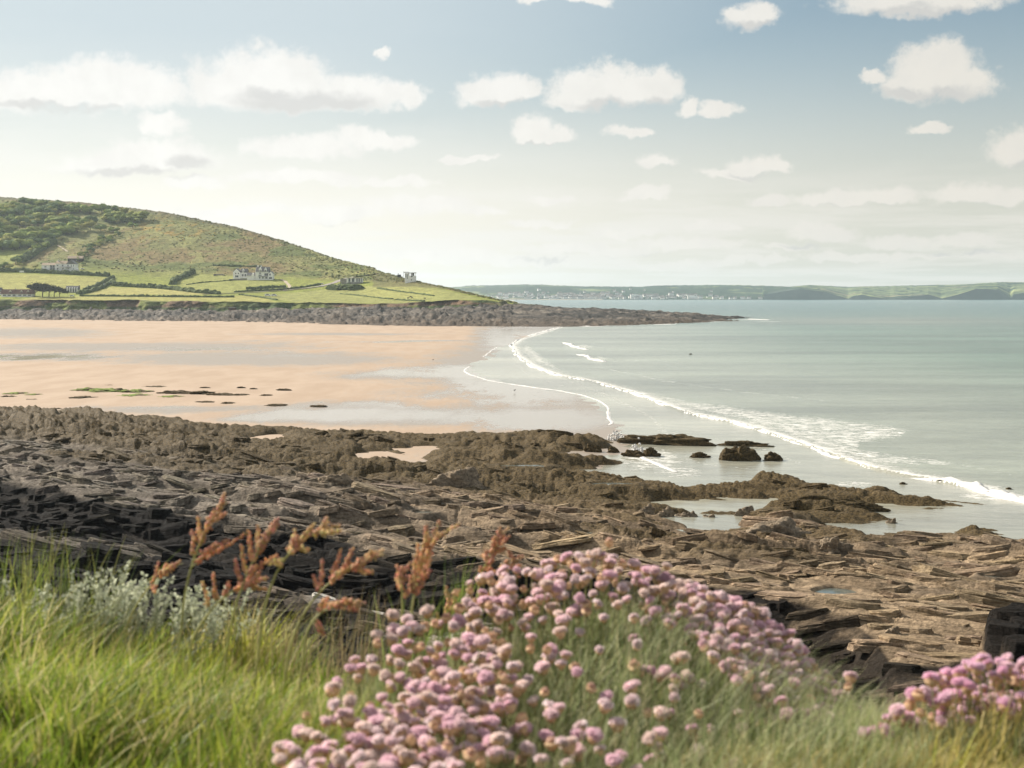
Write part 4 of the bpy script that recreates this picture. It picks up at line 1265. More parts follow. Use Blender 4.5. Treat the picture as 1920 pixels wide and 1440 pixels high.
ch = part(t, 'chimney', MB().box(X_(108), X_(109.6), 3, 4.5, Zb(493), Zb(486.5)), 'render_white')
part(t, 'chimney_pot', MB().box(X_(108.4), X_(109.2), 3.4, 4.1, Zb(486.4), Zb(485.6)), 'red_roof', ch)
g = part(t, 'glazed_bay', MB().box(X_(95), X_(103.5), -0.5, 0.3, Zb(507), Zb(497.5)), 'glass')
part(t, 'glazing_bar', MB().box(X_(99), X_(99.5), -0.6, -0.45, Zb(507), Zb(497.5)), 'render_white', g)
part(t, 'glazing_bar', MB().box(X_(95), X_(103.5), -0.6, -0.45, Zb(502.6), Zb(502.1)), 'render_white', g)
wins(t, [(X_(84.5), X_(88), Zb(501.5), Zb(499)), (X_(84.5), X_(88), Zb(506.5), Zb(504))], 0)
wins(t, [(X_(108), X_(110.5), Zb(499), Zb(496.5)), (X_(117.5), X_(120), Zb(499), Zb(496.5)), (X_(108), X_(111), Zb(506), Zb(502)), (X_(118), X_(120.5), Zb(505), Zb(502.5))], -0.6)
wins(t, [(X_(128), X_(130.5), Zb(499.5), Zb(496.5)), (X_(135), X_(136), Zb(500), Zb(496)), (X_(138.8), X_(140), Zb(500), Zb(496)), (X_(128.5), X_(131), Zb(505), Zb(502.5)), (X_(139), X_(140), Zb(506), Zb(502.5))], -1.6)
b_ = part(t, 'balcony', MB().box(X_(112), X_(136), -4.2, -1.8, Zb(501), Zb(500.5)), 'timber')
for q in (112.5, 118, 124, 130, 135.5): part(t, 'post', MB().box(X_(q), X_(q) + 0.3, -4.1, -3.8, Zb(507), Zb(501)), 'render_white')
part(t, 'porch', MB().box(X_(143.2), X_(147), 0, 4, -2, Zb(504.5)).gable(X_(143.2), X_(147.3), -0.2, 4.2, Zb(504.5), Zb(502.8)), 'render_white')
p = pick(60, 509.5, 4); t2 = MB(); L = (147 - 38) * u_
tag(link('garden_wall', MB().box(-0.24 * L, 0.80 * L, 0, 0.6, -2.5, 1.3).mesh('garden_wall', M['render_white']), loc=(tuple(pick(62, 510.5, 4) + np.array((0, 0, 0.6))))), 'long low white garden wall in front of the long white house', 'wall')
t, u_ = house('cottage', 'dark walled cottage with a long pale roof behind the long white house', 141, 490, 4.2)
part(t, 'wall', MB().box(-13 * u_, 14 * u_, 0, 8, -3, 3.6), 'timber'); part(t, 'roof', MB().gable(-14 * u_, 15 * u_, -0.8, 8.8, 3.6, 7.0), 'tan_roof')
wins(t, [(-6 * u_, -4 * u_, 1, 2.4), (2 * u_, 4 * u_, 1, 2.4)], 0)

# bungalows at lower left
for k_, (a, b, w, lab, rm) in enumerate([(16, 556.5, 30, 'leftmost white bungalow with a dark red roof above the cliff', 'red_roof'), (46, 556.5, 30, 'white bungalow with two dark dormers beside the wind bent trees', 'red_roof'),
                                         (-12, 553, 26, 'pale bungalow cut by the left edge of the view', 'slate')]):
    t, u_ = house('bungalow', lab, a, b, 3.05, group='bungalows above the cliff')
    hw = w * u_ / 2
    part(t, 'wall', MB().box(-hw, hw, 0, 8, -2, 3.0), 'render_white'); part(t, 'roof', MB().gable(-hw - .5, hw + .5, -0.7, 8.7, 3.0, 8.0), rm)
    wins(t, [(-hw * .75, -hw * .4, 1, 2.3), (-hw * .15, hw * .2, 1, 2.3), (hw * .45, hw * .8, 1, 2.3)], 0)
    for q in ((-.45, .4) if k_ == 1 else (0.1,)):
        d_ = part(t, 'dormer', MB().box(hw * q - 1.1, hw * q + 1.1, 0.8, 3, 3.6, 5.6).gable(hw * q - 1.4, hw * q + 1.4, 0.5, 3.6, 5.6, 6.9, 'y'), 'cream')
        part(t, 'dormer_window', MB().box(hw * q - .7, hw * q + .7, 0.7, 0.9, 4.1, 5.3), 'glass', d_)
    c1 = part(t, 'chimney', MB().box(hw * .6, hw * .6 + 0.9, 3.6, 4.6, 6, 9), 'cream')
t, u_ = house('stone_cottage', 'grey roofed stone cottage with pale window bays right of the wind bent trees', 136, 548.5, 3.05)
part(t, 'wall', MB().box(-12 * u_, 11 * u_, 0, 7, -2, 3.9), 'stone'); part(t, 'roof', MB().gable(-12.7 * u_, 11.7 * u_, -0.6, 7.6, 3.9, 7.4), 'slate')
for k_ in range(5):
    x = (-10 + 4.6 * k_) * u_
    b1 = part(t, 'window_bay', MB().box(x, x + 1.1, -0.5, 0.1, 0.3, 4.8).gable(x - .2, x + 1.3, -0.6, 1.5, 4.8, 5.8, 'y'), 'render_white')
    part(t, 'window', MB().box(x + 1.4, x + 2.3, -0.1, 0.1, 0.9, 2.6), 'glass')
part(t, 'chimney', MB().box(11 * u_, 11 * u_ + 1, 3, 4, 3, 8), 'stone')

# small gabled house
t, u_ = house('gabled_house', 'small white gabled house with two gables, left of the big white house', 446, 522, 4)
X_ = lambda p: (p - 446) * u_; Zb = lambda q: (522 - q) * u_
part(t, 'wall', MB().box(X_(437), X_(450), -2, 9, -2, Zb(510)).box(X_(450), X_(463), 0, 8, -2, Zb(511)), 'render_white')
part(t, 'gable_wall', MB().gable(X_(437.2), X_(449.8), -1.95, -1.5, Zb(510), Zb(504), 'y'), 'render_white')
part(t, 'roof', MB().gable(X_(436.3), X_(450.7), -1.7, 9.5, Zb(510) + 0.1, Zb(502.8), 'y'), 'slate')
part(t, 'roof', MB().gable(X_(450), X_(463.5), -0.6, 8.6, Zb(511), Zb(503.5)), 'slate')
d_ = part(t, 'dormer', MB().box(X_(454), X_(457), -0.5, 2.5, Zb(511), Zb(507)).gable(X_(453.5), X_(457.5), -0.6, 3, Zb(507), Zb(503.6), 'y'), 'render_white')
part(t, 'dormer_window', MB().box(X_(454.8), X_(456.2), -0.65, -0.4, Zb(509.5), Zb(507.2)), 'glass', d_)
wins(t, [(X_(441), X_(443), Zb(514), Zb(511.5)), (X_(446), X_(448), Zb(514), Zb(511.5)), (X_(441), X_(447), Zb(520), Zb(516.5))], -2)
wins(t, [(X_(453), X_(456), Zb(518), Zb(514)), (X_(458), X_(461), Zb(518), Zb(514))], 0)
# big gabled house
t, u_ = house('gabled_house', 'big three storey white house with steep dark gabled roof and dormers', 495, 525, 4)
X_ = lambda p: (p - 495) * u_; Zb = lambda q: (525 - q) * u_
part(t, 'wall', MB().box(X_(479), X_(504), 0, 11, -3, Zb(509.5)).box(X_(504), X_(512.5), -1.5, 8, -3, Zb(513)).box(X_(463), X_(479), 1, 9, -3, Zb(517)), 'render_white')
part(t, 'gable_wall', MB().add([(X_(479) - .05, 0, Zb(509.5)), (X_(479) - .05, 11, Zb(509.5)), (X_(479) - .05, 5.5, Zb(500)), (X_(479) + .3, 0, Zb(509.5)), (X_(479) + .3, 11, Zb(509.5)), (X_(479) + .3, 5.5, Zb(500))],
     [(0, 2, 1), (3, 4, 5), (0, 3, 5, 2), (1, 2, 5, 4), (0, 1, 4, 3)]), 'render_white')
part(t, 'roof', MB().gable(X_(479.5), X_(505), -0.8, 11.8, Zb(509.5), Zb(500)), 'slate')
part(t, 'roof', MB().gable(X_(503.4), X_(513.2), -1.2, 8.5, Zb(513) + .05, Zb(508), 'y'), 'slate')
part(t, 'roof', MB().gable(X_(462.5), X_(479), 0.4, 9.6, Zb(517), Zb(511)), 'slate')
part(t, 'gable_wall', MB().gable(X_(504), X_(512.5), -1.5, -1.25, Zb(513), Zb(509), 'y'), 'render_white')
part(t, 'gable_wall', MB().gable(X_(471), X_(477), 0.2, 3.5, Zb(518), Zb(511.2), 'y').box(X_(471.4), X_(476.6), 0.3, 2, -1, Zb(518)), 'render_white')
for q, top in ((488, 502), (498, 502.5)):
    d_ = part(t, 'dormer', MB().box(X_(q - 2), X_(q + 2), -0.4, 3, Zb(510), Zb(506)).gable(X_(q - 2.8), X_(q + 2.8), -0.7, 4, Zb(506), Zb(top - 1), 'y'), 'render_white')
    part(t, 'dormer_window', MB().box(X_(q - .9), X_(q + .9), -0.6, -0.38, Zb(509), Zb(506.4)), 'glass', d_)
for q in (481.5, 487.5): 
    c1 = part(t, 'chimney', MB().box(X_(q), X_(q + 1.7), 5, 6.4, Zb(503), Zb(497.5)), 'render_white')
    part(t, 'chimney_pot', MB().box(X_(q + .3), X_(q + 1.3), 5.3, 6.1, Zb(497.5), Zb(496.6)), 'red_roof', c1)
wins(t, [(X_(486), X_(487.6), Zb(513.5), Zb(510.8)), (X_(488), X_(489.6), Zb(513.5), Zb(510.8)), (X_(485), X_(490.5), Zb(517), Zb(515)), (X_(486), X_(488), Zb(522), Zb(519)), (X_(496), X_(503), Zb(517), Zb(512.5)), (X_(498), X_(501.5), Zb(522.5), Zb(519.5)),
         (X_(492), X_(494), Zb(522.5), Zb(519))], 0)
wins(t, [(X_(505.5), X_(508), Zb(516.5), Zb(513)), (X_(505), X_(510.5), Zb(523), Zb(519.5))], -1.5)
part(t, 'balcony', MB().box(X_(485), X_(503), -1.6, -0.05, Zb(518.6), Zb(518.1)), 'timber')
t, u_ = house('garden_wall', 'grey stone wall in front of the two gabled houses', 452, 525.5, 4, cat='wall')
part(t, 'stone_course', MB().box(-22 * u_, 12 * u_, 0, 1, -1, 1.6), 'stone')
t, u_ = house('ruined_wall', 'roofless grey stone enclosure on the lawn left of the small gabled house', 410, 517.5, 4, cat='ruin')
part(t, 'wall', MB().box(-10 * u_, -9 * u_, 0, 5, -1, 2.6).box(-9 * u_, 9 * u_, 4.2, 5, -1, 2.4).box(8 * u_, 9 * u_, 0, 4.2, -1, 2.2), 'stone')

# flat roofed modern house
t, u_ = house('modern_house', 'long low flat roofed house with tall windows beside the coast road', 664, 532.5, 3.4)
X_ = lambda p: (p - 664) * u_; Zb = lambda q: (532.5 - q) * u_
part(t, 'wall', MB().box(X_(650), X_(679.5), 0, 9, -2, Zb(521)), 'render_white')
part(t, 'basement', MB().box(X_(652), X_(679), -0.5, 0.1, -2, Zb(529)), 'stone')
part(t, 'garage', MB().box(X_(638), X_(650), 1, 8, -2, Zb(522.5)), 'stone')
part(t, 'roof', MB().box(X_(649.5), X_(680.3), -1.1, 9.5, Zb(521), Zb(520.2)), 'cream')
wins(t, [(X_(a), X_(b), Zb(528.5), Zb(521.8)) for a, b in ((653.5, 657), (660, 664.5), (668, 669.4), (670.3, 671.8), (672.8, 674.8), (676.5, 678.3))], 0, frame=False)
# look-out tower
t, u_ = house('lookout_tower', 'square white lookout tower with an open top floor under a flat slab roof', 768, 529.5, 3.3, cat='tower')
X_ = lambda p: (p - 768) * u_; Zb = lambda q: (529.5 - q) * u_
part(t, 'wall', MB().box(X_(759.5), X_(767), 0, 8, -2, Zb(512)).box(X_(767), X_(780), -0.8, 7, -3, Zb(517)), 'render_white')
rf = part(t, 'roof', MB().box(X_(757), X_(766.5), -1.0, 8.6, Zb(511), Zb(509.8)), 'stone')
rf = part(t, 'roof', MB().box(X_(767), X_(780.6), -1.3, 7.5, Zb(512.2), Zb(511)), 'stone')
for q in (767.6, 770.4, 773.6, 776.6, 779.2): part(t, 'post', MB().box(X_(q), X_(q) + .35, -0.7, -0.35, Zb(517), Zb(512.2)), 'render_white')
part(t, 'back_panel', MB().box(X_(771), X_(776), 5.2, 5.6, Zb(517), Zb(512.2)), 'glass')
wins(t, [(X_(771), X_(774), Zb(519.5), Zb(517.6)), (X_(771.2), X_(772.3), Zb(526), Zb(523))], -0.8, frame=False)
wins(t, [(X_(761), X_(762), Zb(520), Zb(513)), (X_(763.5), X_(764.6), Zb(523), Zb(514))], 0, frame=False)
part(t, 'mast', MB().box(X_(756.8), X_(757.2), 0, .2, 0, Zb(508.5)), 'timber')
t, u_ = house('stone_outbuilding', 'small dark stone outbuilding with a chimney left of the white tower', 748.5, 520, 3.3, cat='outbuilding')
part(t, 'wall', MB().box(-3.2 * u_, 3.2 * u_, 0, 4, -2, 3.2), 'timber'); part(t, 'chimney', MB().box(-2.4 * u_, -1.3 * u_, 1, 2, 3, 4.8), 'timber')
t, u_ = house('pillbox', 'small reddish concrete pillbox set in the cliff slope', 434, 582, 2.0, cat='bunker')
part(t, 'wall', MB().box(-6 * u_, 6 * u_, -3, 4, -2, 2.6), 'red_roof'); part(t, 'roof', MB().box(-6.5 * u_, 6.5 * u_, -3.3, 4.3, 2.6, 3.1), 'stone')
part(t, 'opening_shade', MB().box(-2 * u_, 2 * u_, -3.1, -2.9, 1.0, 1.8), 'timber')  # dark slab standing in for the shade inside a gap in the wall


def vehicle(px_, py_, L_, H_, label, name, cat, wheelm='tyre', rz=0.0):
    t = thing(name, label, cat, tuple(pick(px_, py_, 3.05) + np.array((0, 0, 0.3))), rz)
    m = MB(); l = L_ / 2
    prof = [(-l, .4), (l, .4), (l, H_ * .45), (l * .8, H_ * .55), (l * .5, H_), (-l * .85, H_), (-l, H_ * .8)]
    n = len(prof)
    m.add([(a, -1, b) for a, b in prof] + [(a, 1, b) for a, b in prof], [tuple(range(n)), tuple(range(2 * n - 1, n - 1, -1))] + [(i, i + n, (i + 1) % n + n, (i + 1) % n) for i in range(n)])
    part(t, 'body', m, 'white_paint')
    part(t, 'window', MB().box(-l * .5, l * .42, -1.03, -0.9, H_ * .58, H_ * .88), 'glass')
    for a in (-l * .62, l * .62):
        for y in (-.98, .98):
            w = MB().tube([(a, y - .12, .4), (a, y + .12, .4)], .4, 10); part(t, 'wheel', w, wheelm)
    return t


vehicle(503, 556, 6.5, 2.6, 'white van parked at the left of the pair on the cliff field', 'parked_van', 'van')
vehicle(513, 556, 6.0, 2.5, 'white van parked at the right of the pair on the cliff field', 'parked_van', 'van')
vehicle(604, 534, 4.4, 1.6, 'pale car on the coast road below the heath', 'parked_car', 'car')
vehicle(135, 556.5, 4.4, 1.6, 'pale car parked below the stone cottage', 'parked_car', 'car')
vehicle(154, 505.5, 4.4, 1.6, 'white car parked on the slope right of the long white house', 'parked_car', 'car')
for a, b, lab in [(769, 558, 'dark cow standing highest in the cliff field'), (766, 560.5, 'dark cow lying left in the cliff field'), (773, 559.5, 'dark cow right of the highest one'), (796, 561, 'dark cow apart from the rest near the cliff')]:
    p = pick(a, b, 3.05)
    m = MB().tube([(-1.1, 0, 1.15), (-0.6, 0, 1.1), (0.3, 0, 1.05), (0.9, 0, 1.15)], [.25, .42, .46, .28], 7)
    t = thing('cow', lab, 'cow', tuple(p), random.uniform(-.4, .4), 'cattle on the cliff field')
    part(t, 'body', m.tube([(0.8, 0, 1.2), (1.25, 0, 1.35), (1.6, 0, 1.15)], [.24, .2, .12], 6), 'timber')
    for lx in (-.85, .65):
        for ly in (-.22, .22): part(t, 'leg', MB().tube([(lx, ly, 1), (lx, ly, 0)], [.14, .08], 5), 'timber')

# something small floating offshore
x, y = onz(1295, 664, 0.1)
tag(link('floating_buoy', MB().tube([(-.6, 0, .0), (-.3, 0, .15), (.2, 0, .2), (.6, 0, .1)], [.1, .22, .2, .05], 8).mesh('floating_buoy', M['timber']), loc=(x, y, 0)), 'small dark shape afloat alone on the open water', 'float')
for a, b, lab in [(965, 734, 'small dark bird standing on the wet sand by the waterline'), (812, 676, 'far small bird on the pale wet sand')]:
    x, y = onz(a, b, 0.3)
    t = thing('shore_bird', lab, 'bird', (x, y, 0.25))
    part(t, 'body', MB().tube([(-.28, 0, .32), (-.1, 0, .36), (.12, 0, .38), (.22, 0, .52), (.3, 0, .52)], [.03, .11, .10, .06, .02], 7), 'timber')
    for ly in (-.04, .04): part(t, 'leg', MB().tube([(0, ly, .3), (0, ly, -0.1)], .02, 4), 'timber')

# ------------------------------------------------------------------ breaking waves
def wave(pts, h, w, label, seed, thin=1.0, taper=True):
    P_ = []
    for (a, b), (c_, d_) in zip(pts[:-1], pts[1:]):
        A = np.array(onz(a, b)); B = np.array(onz(c_, d_))
        n = max(2, int(np.hypot(*(B - A)) / (0.6 if h > .3 else 1.2)))
        P_ += [A + (B - A) * k_ / n for k_ in range(n)]
    P_.append(np.array(onz(*pts[-1])))
    P_ = np.array(P_)
    for k_ in range(2): P_ = np.stack([gs(P_[:, 0], 4), gs(P_[:, 1], 4)], -1)
    d = np.gradient(P_, axis=0); nn_ = np.stack([-d[:, 1], d[:, 0]], -1); nn_ /= np.linalg.norm(nn_, axis=1)[:, None] + 1e-9
    s = np.arange(len(P_)) * (0.6 if h > .3 else 1.2)
    env = 0.55 + 0.45 * fbm(s * 0.05, s * 0 + seed, seed, 3) + 0.25 * vn(s * 0.5, s * 0, seed + 3)
    if taper: env = env * np.minimum(1, np.minimum(np.arange(len(P_)), np.arange(len(P_))[::-1]) / 14.0)
    env = np.clip(env, 0.02, 1.4)
    prof = np.array([(-1, -0.3), (-0.62, 0.25), (-0.38, 0.8), (-0.1, 1.0), (0.25, 0.75), (0.6, 0.25), (1.0, -0.3)])
    off = 0.8 * w * vn(s * 0.12, s * 0 + 2.2, seed + 9)
    n_ = len(prof)
    nv = vn(np.repeat(s, n_) * 0.9, np.tile(np.arange(n_), len(s)) * 2.1, seed + 5).reshape(len(s), n_)
    V = np.zeros((len(P_), n_, 3))
    q = off[:, None] + prof[None, :, 0] * w * (0.5 + 0.5 * env[:, None]) + nv * w * 0.25
    V[:, :, :2] = P_[:, None, :] + nn_[:, None, :] * q[:, :, None]
    V[:, :, 2] = prof[None, :, 1] * h * env[:, None] * (1 + 0.4 * nv) + 0.02
    me = mesh_np('breaking_wave', V, gridF(len(P_), n_), M['foam'])
    return tag(link('breaking_wave', me), label, kind='structure')


wave(W1, 0.5, 0.8, 'long white breaker curving across the bay from the reef to the foreground', 501)
wave(W2, 0.8, 1.25, 'white breaker rolling in at the right edge behind the long reef', 502)
wave([(1058, 642), (1070, 648), (1092, 654), (1103, 656)], 0.6, 1.5, 'short white breaker offshore, the upper of two', 503)
wave([(1088, 664), (1100, 670), (1120, 676), (1136, 679)], 0.6, 1.5, 'short white breaker offshore, the lower of two', 504)
wave([(880, 686), (870, 694), (880, 702), (910, 712), (960, 721), (1060, 734), (1110, 745), (1138, 758), (1141, 775), (1146, 800)], 0.10, 0.45, 'thin edge of swash on the wet sand nearest the beach', 505)
wave([(820, 712), (835, 722), (870, 727), (930, 740), (1000, 748), (1020, 760), (1005, 775), (985, 790)], 0.05, 0.28, 'faint curved swash edge dying out on the wet sand', 513)
wave([(720, 700), (760, 712), (830, 730), (900, 742)], 0.04, 0.25, 'faintest swash edge, highest on the wet sand', 514)
wave([(905, 670), (925, 655), (935, 650)], 0.10, 0.5, 'thin white edge of swash high on the wet sand', 506)
wave([(1190, 845), (1215, 862), (1245, 878), (1275, 892)], 0.25, 0.7, 'broken white wave washing the tidal channel', 507)
wave([(1640, 905), (1600, 908), (1570, 907)], 0.22, 0.6, 'thin foam line behind the long reef', 508)
wave([(985, 631), (1010, 625), (1035, 617), (1050, 614)], 0.45, 1.8, 'white surf where the beach meets the far reef', 509)
wave([(1130, 609), (1190, 607), (1235, 606)], 0.5, 1.6, 'surf along the near side of the far reef', 510)
wave([(1310, 603.5), (1345, 603)], 0.5, 1.6, 'small patch of surf near the reef tip', 511)
wave([(1400, 598), (1440, 600)], 0.5, 1.8, 'surf breaking off the very tip of the reef', 512)


def splash(px_, py_, w, h, z, label):
    x, y = onz(px_, py_, z); r_ = np.random.default_rng(int(px_)); v = []; f = []
    for k_ in range(90):
        a = r_.normal(size=2) * w * 0.28; hh = abs(r_.normal()) * h * math.exp(-(a[0] / w * 2) ** 2)
        s = r_.uniform(.06, .2); n0 = len(v)
        for p in iv: v.append((a[0] + p[0] * s, a[1] * .5 + p[1] * s, hh + p[2] * s))
        f += [tuple(int(i) + n0 for i in q) for q in ifc]
    return tag(link('wave_splash', mesh_np('wave_splash', v, np.array(f), M['foam']), loc=(x, y, z)), label, 'splash', 'splashes on the rocks')


splash(1156, 826, 2.6, 0.9, 0.0, 'white splash at the left end of the dark rock ridge')
splash(1196, 850, 2.4, 0.7, 0.0, 'white splash beside the rounded rock in the foam')

# ------------------------------------------------------------------ far coast
fc_px = np.array([500, 700, 840, 880, 990, 1090, 1200, 1230, 1340, 1420, 1480, 1520, 1600, 1700, 1800, 1850, 1880, 1960, 2100, 2500], float)
fc_py = np.array([536, 538, 540, 536, 533.5, 537, 538, 535.5, 534.5, 535.5, 538, 535, 538, 535.5, 534, 530.5, 529, 530.5, 528, 527], float)
bluff = np.array([545, 548, 549, 548, 545, 546, 548, 547, 545, 541, 539, 541, 552, 556, 553, 546, 543, 546, 546, 545], float) + 2
fp = np.linspace(500, 2500, 1100)
crest_ = np.interp(fp, fc_px, fc_py) + 0.5 * fbm(fp * 0.05, fp * 0, 601, 4) + 0.35 * vn(fp * 0.35, fp * 0, 605)
blf = np.interp(fp, [500, 1400, 1440, 1500, 1545, 1590, 1600, 1615, 1640, 1665, 1700, 1720, 1740, 1765, 1780, 1800, 1830, 1870, 1895, 1900, 1930, 2000, 2500],
                [556, 556, 551, 542, 547, 560, 556, 552, 557, 560.5, 557, 555, 552, 560, 556, 551, 542, 543, 559, 551, 548, 548, 546])
blf = blf + 0.8 * fbm(fp * 0.06, fp * 0, 611, 3)
FY = [8200, 8215, 8700, 9400, 10400, 10900]
rows_ = [24, 30, 26, 34, 8]
FZ = [np.full(fp.shape, -3.0), CAMZ - (blf - HOR) / FPX * 8215, None, None, CAMZ - (crest_ - HOR) / FPX * 10400, np.full(fp.shape, 20.0)]
FZ[1] = np.where(fp < 1430, 3.0, FZ[1])
a_ = FZ[1]; b_ = FZ[4]
FZ[2] = a_ + (b_ - a_) * 0.30; FZ[3] = a_ + (b_ - a_) * 0.72
Yv = []; Zv = []; Tv = []
for i, n in enumerate(rows_):
    for q in np.linspace(0, 1, n, endpoint=False):
        Yv.append(np.full(fp.shape, FY[i] + (FY[i + 1] - FY[i]) * q)); Zv.append(FZ[i] * (1 - q) + FZ[i + 1] * q); Tv.append(np.full(fp.shape, i + q))
Yv = np.array(Yv); Zv = np.array(Zv); Tv = np.array(Tv)
Xv = (fp[None] - 960) / FPX * Yv
Zv = Zv + (9 * fbm(Xv * 0.002, Yv * 0.002, 621, 4)) * (sst(Tv, 1.1, 1.6) * (1 - sst(Tv, 3.4, 3.95)))
Zv = Zv + 3.0 * np.abs(vn(Xv * 0.05, Yv * 0.02, 623)) * sst(Tv, 1.05, 1.3)
qx, qy = proj(Xv, Yv, Zv)
f1, f2, rid = cells(Xv / 260 + 0.3 * vn(Xv * .004, Yv * .004, 3), Yv / 420, 631)
fcol = np.array([(0.15, 0.18, 0.085), (0.20, 0.225, 0.10), (0.12, 0.15, 0.08), (0.23, 0.22, 0.13), (0.17, 0.20, 0.095)])[(rid * 4.99).astype(int)]  # muted greens: part of the distance haze put into the field colours
fcol = mixc(fcol, (0.03, 0.05, 0.03), sst(0.10 - (f2 - f1), 0, 0.05))
woodc = np.array((0.035, 0.055, 0.030))
wm = (1 - sst(fp, 1500, 1600))[None] * sst(fbm(Xv * 0.0035, Yv * 0.003, 641, 3) + 0.45 * (1 - sst(fp, 1380, 1500))[None], 0.0, 0.2)
wm = np.maximum(wm, sst(fbm(Xv * 0.006, Yv * 0.004, 642, 3), 0.25, 0.35))
c = mixc(fcol, woodc, wm)
c = c * (0.85 + 0.3 * vn(Xv * 0.03, Yv * 0.02, 643))[..., None]
c = mixc(c, (0.065, 0.075, 0.060), 1 - sst(Tv, 1.0, 1.06 + 0 * Tv))
bl2 = ((qx > 1440) & (qx < 1592) & (qy > np.interp(qx, [1440, 1480, 1592], [548, 541, 560]))) | (Tv < 1.02)
c = mixc(c, (0.060, 0.075, 0.060), sst(np.where(bl2, 1.0, 0), .3, .7))  # bluff lightened, haze put into its colour too
c = mixc(c, (0.45, 0.38, 0.28), ((Tv < 0.98) & (Tv > 0.05) & (qx < 1130)).astype(float))
me = mesh_np('far_coast', np.stack([Xv, Yv, Zv], -1), gridF(*Xv.shape), M['far'], c)
tag(link('far_coast', me), 'low wooded hills and fields on the far shore of the bay', None, kind='structure')

tm = [MB().box(-6, 6, 0, 8, -4, 7).mesh('town_house', M['town']), MB().box(-10, 10, 0, 8, -4, 9).mesh('town_house', M['town'])]
tmr = []
for w, h in ((6, 7), (10, 9)):
    m = MB().box(-w, w, 0, 9, -4, h); nb = len(m.f); m.gable(-w - .4, w + .4, -.4, 9.4, h, h + 5)
    tmr.append(mesh_np('town_house', m.v, m.f, None, mats=[M['town'], M['town_roof']], midx=[0] * nb + [1] * (len(m.f) - nb), smooth=False))
Rt = random.Random(5)
nt = 0
while nt < 280:
    a = Rt.triangular(850, 1440, 1120); t_row = abs(Rt.gauss(0, 0.55)) + 1.03
    if a > 1350: t_row = 1.03
    if t_row > 3: continue
    i = int(np.argmin(np.abs(Tv[:, 0] - t_row))); j = int(np.clip((a - 500) / (fp[1] - fp[0]), 0, 1099))
    o = link('town_house', Rt.choice(tmr), loc=(Xv[i, j], Yv[i, j] - 4, Zv[i, j]), rz=Rt.uniform(-.4, .4), scale=Rt.uniform(0.8, 1.5))
    tag(o, 'tiny pale house in the seaside town across the bay', 'house', 'houses of the town across the bay'); nt += 1
for a, w, h, lab in [(1195, 34, 24, 'largest pale block on the seafront across the bay'), (1300, 30, 16, 'long pale block on the right of the far seafront'), (1040, 28, 14, 'pale block on the slope above the far beach')]:
    j = int((a - 500) / (fp[1] - fp[0])); i = 26
    tag(link('seafront_building', MB().box(-w, w, 0, 20, -4, h).box(-w * .6, w * .3, 2, 18, h, h + 5).mesh('seafront_building', M['town']), loc=(Xv[i, j], Yv[i, j] - 8, Zv[i, j])), lab, 'building')

# ------------------------------------------------------------------ the turf bank at the viewer's feet
def edgeY(px_):
    return np.interp(px_, [-1500, -200, 100, 420, 700, 900, 1120, 1350, 1500, 1600, 1680, 1920, 2600], [4.2, 4.0, 3.75, 3.45, 3.1, 2.95, 2.95, 2.85, 2.6, 2.30, 2.25, 2.45, 2.6])


def bank(X, Y):
    """height of the turf, relative to sea level"""
    Yc = np.maximum(Y, 0.6)
    p = 960 + X / Yc * FPX
    g = -0.70 - 0.10 * (Y - 1.5) - 0.04 * sst(p, 1300, 1800)
    g = g + 0.17 * np.exp(-((X - 0.16) ** 2 / 0.34 ** 2 + (Y - 2.5) ** 2 / 0.42 ** 2))          # cushion mound
    g = g + 0.05 * np.exp(-((X + 0.60) ** 2 / 0.26 ** 2 + (Y - 2.35) ** 2 / 0.35 ** 2))
    g = g + 0.09 * np.exp(-((X + 1.25) ** 2 / 0.38 ** 2 + (Y - 2.8) ** 2 / 0.6 ** 2))
    g = g + 0.06 * np.exp(-((X - 0.78) ** 2 / 0.25 ** 2 + (Y - 2.2) ** 2 / 0.3 ** 2))
    g = g + 0.055 * np.exp(-((X - 0.62) ** 2 / 0.30 ** 2 + (Y - 1.90) ** 2 / 0.22 ** 2))
    g = g + 0.03 * fbm(X * 2.2, Y * 2.2, 701, 3)
    e = edgeY(p)
    over = np.maximum(Y - e, 0)
    g = g - 0.9 * over - 0.9 * over ** 2 / (over + 0.6)
    return CAMZ + g


Yr = np.concatenate((np.linspace(-25, 0.8, 24)[:-1], np.linspace(0.8, 4.6, 200)[:-1], np.linspace(4.6, 27, 60)))
sr = np.linspace(-1, 1, 260)
Yg, sg = np.meshgrid(Yr, sr, indexing='ij')
half = 0.7 + 0.62 * np.abs(Yg)
half = np.where(Yg < 4, np.maximum(half, 3.2), half)
X = np.sign(sg) * np.abs(sg) ** 1.25 * half; Y = Yg
z = bank(X, Y)
lo = 1.6 + 1.2 * fbm(X * .3, Y * .3, 711, 3)
z = np.maximum(z, lo) + 0.5 * fbm(X * 0.5, Y * 0.5, 712, 3) * sst(Y, 5, 8)
cc = mixc(C3((0.085, 0.085, 0.035), X.shape), (0.10, 0.085, 0.06), sst(Y, 4.5, 6))
me = mesh_np('grassy_bank', np.stack([X, Y, z], -1), gridF(*X.shape), M['soil'])
tag(link('grassy_bank', me), 'turf covered cliff top dropping away to the rocks', None, kind='structure')


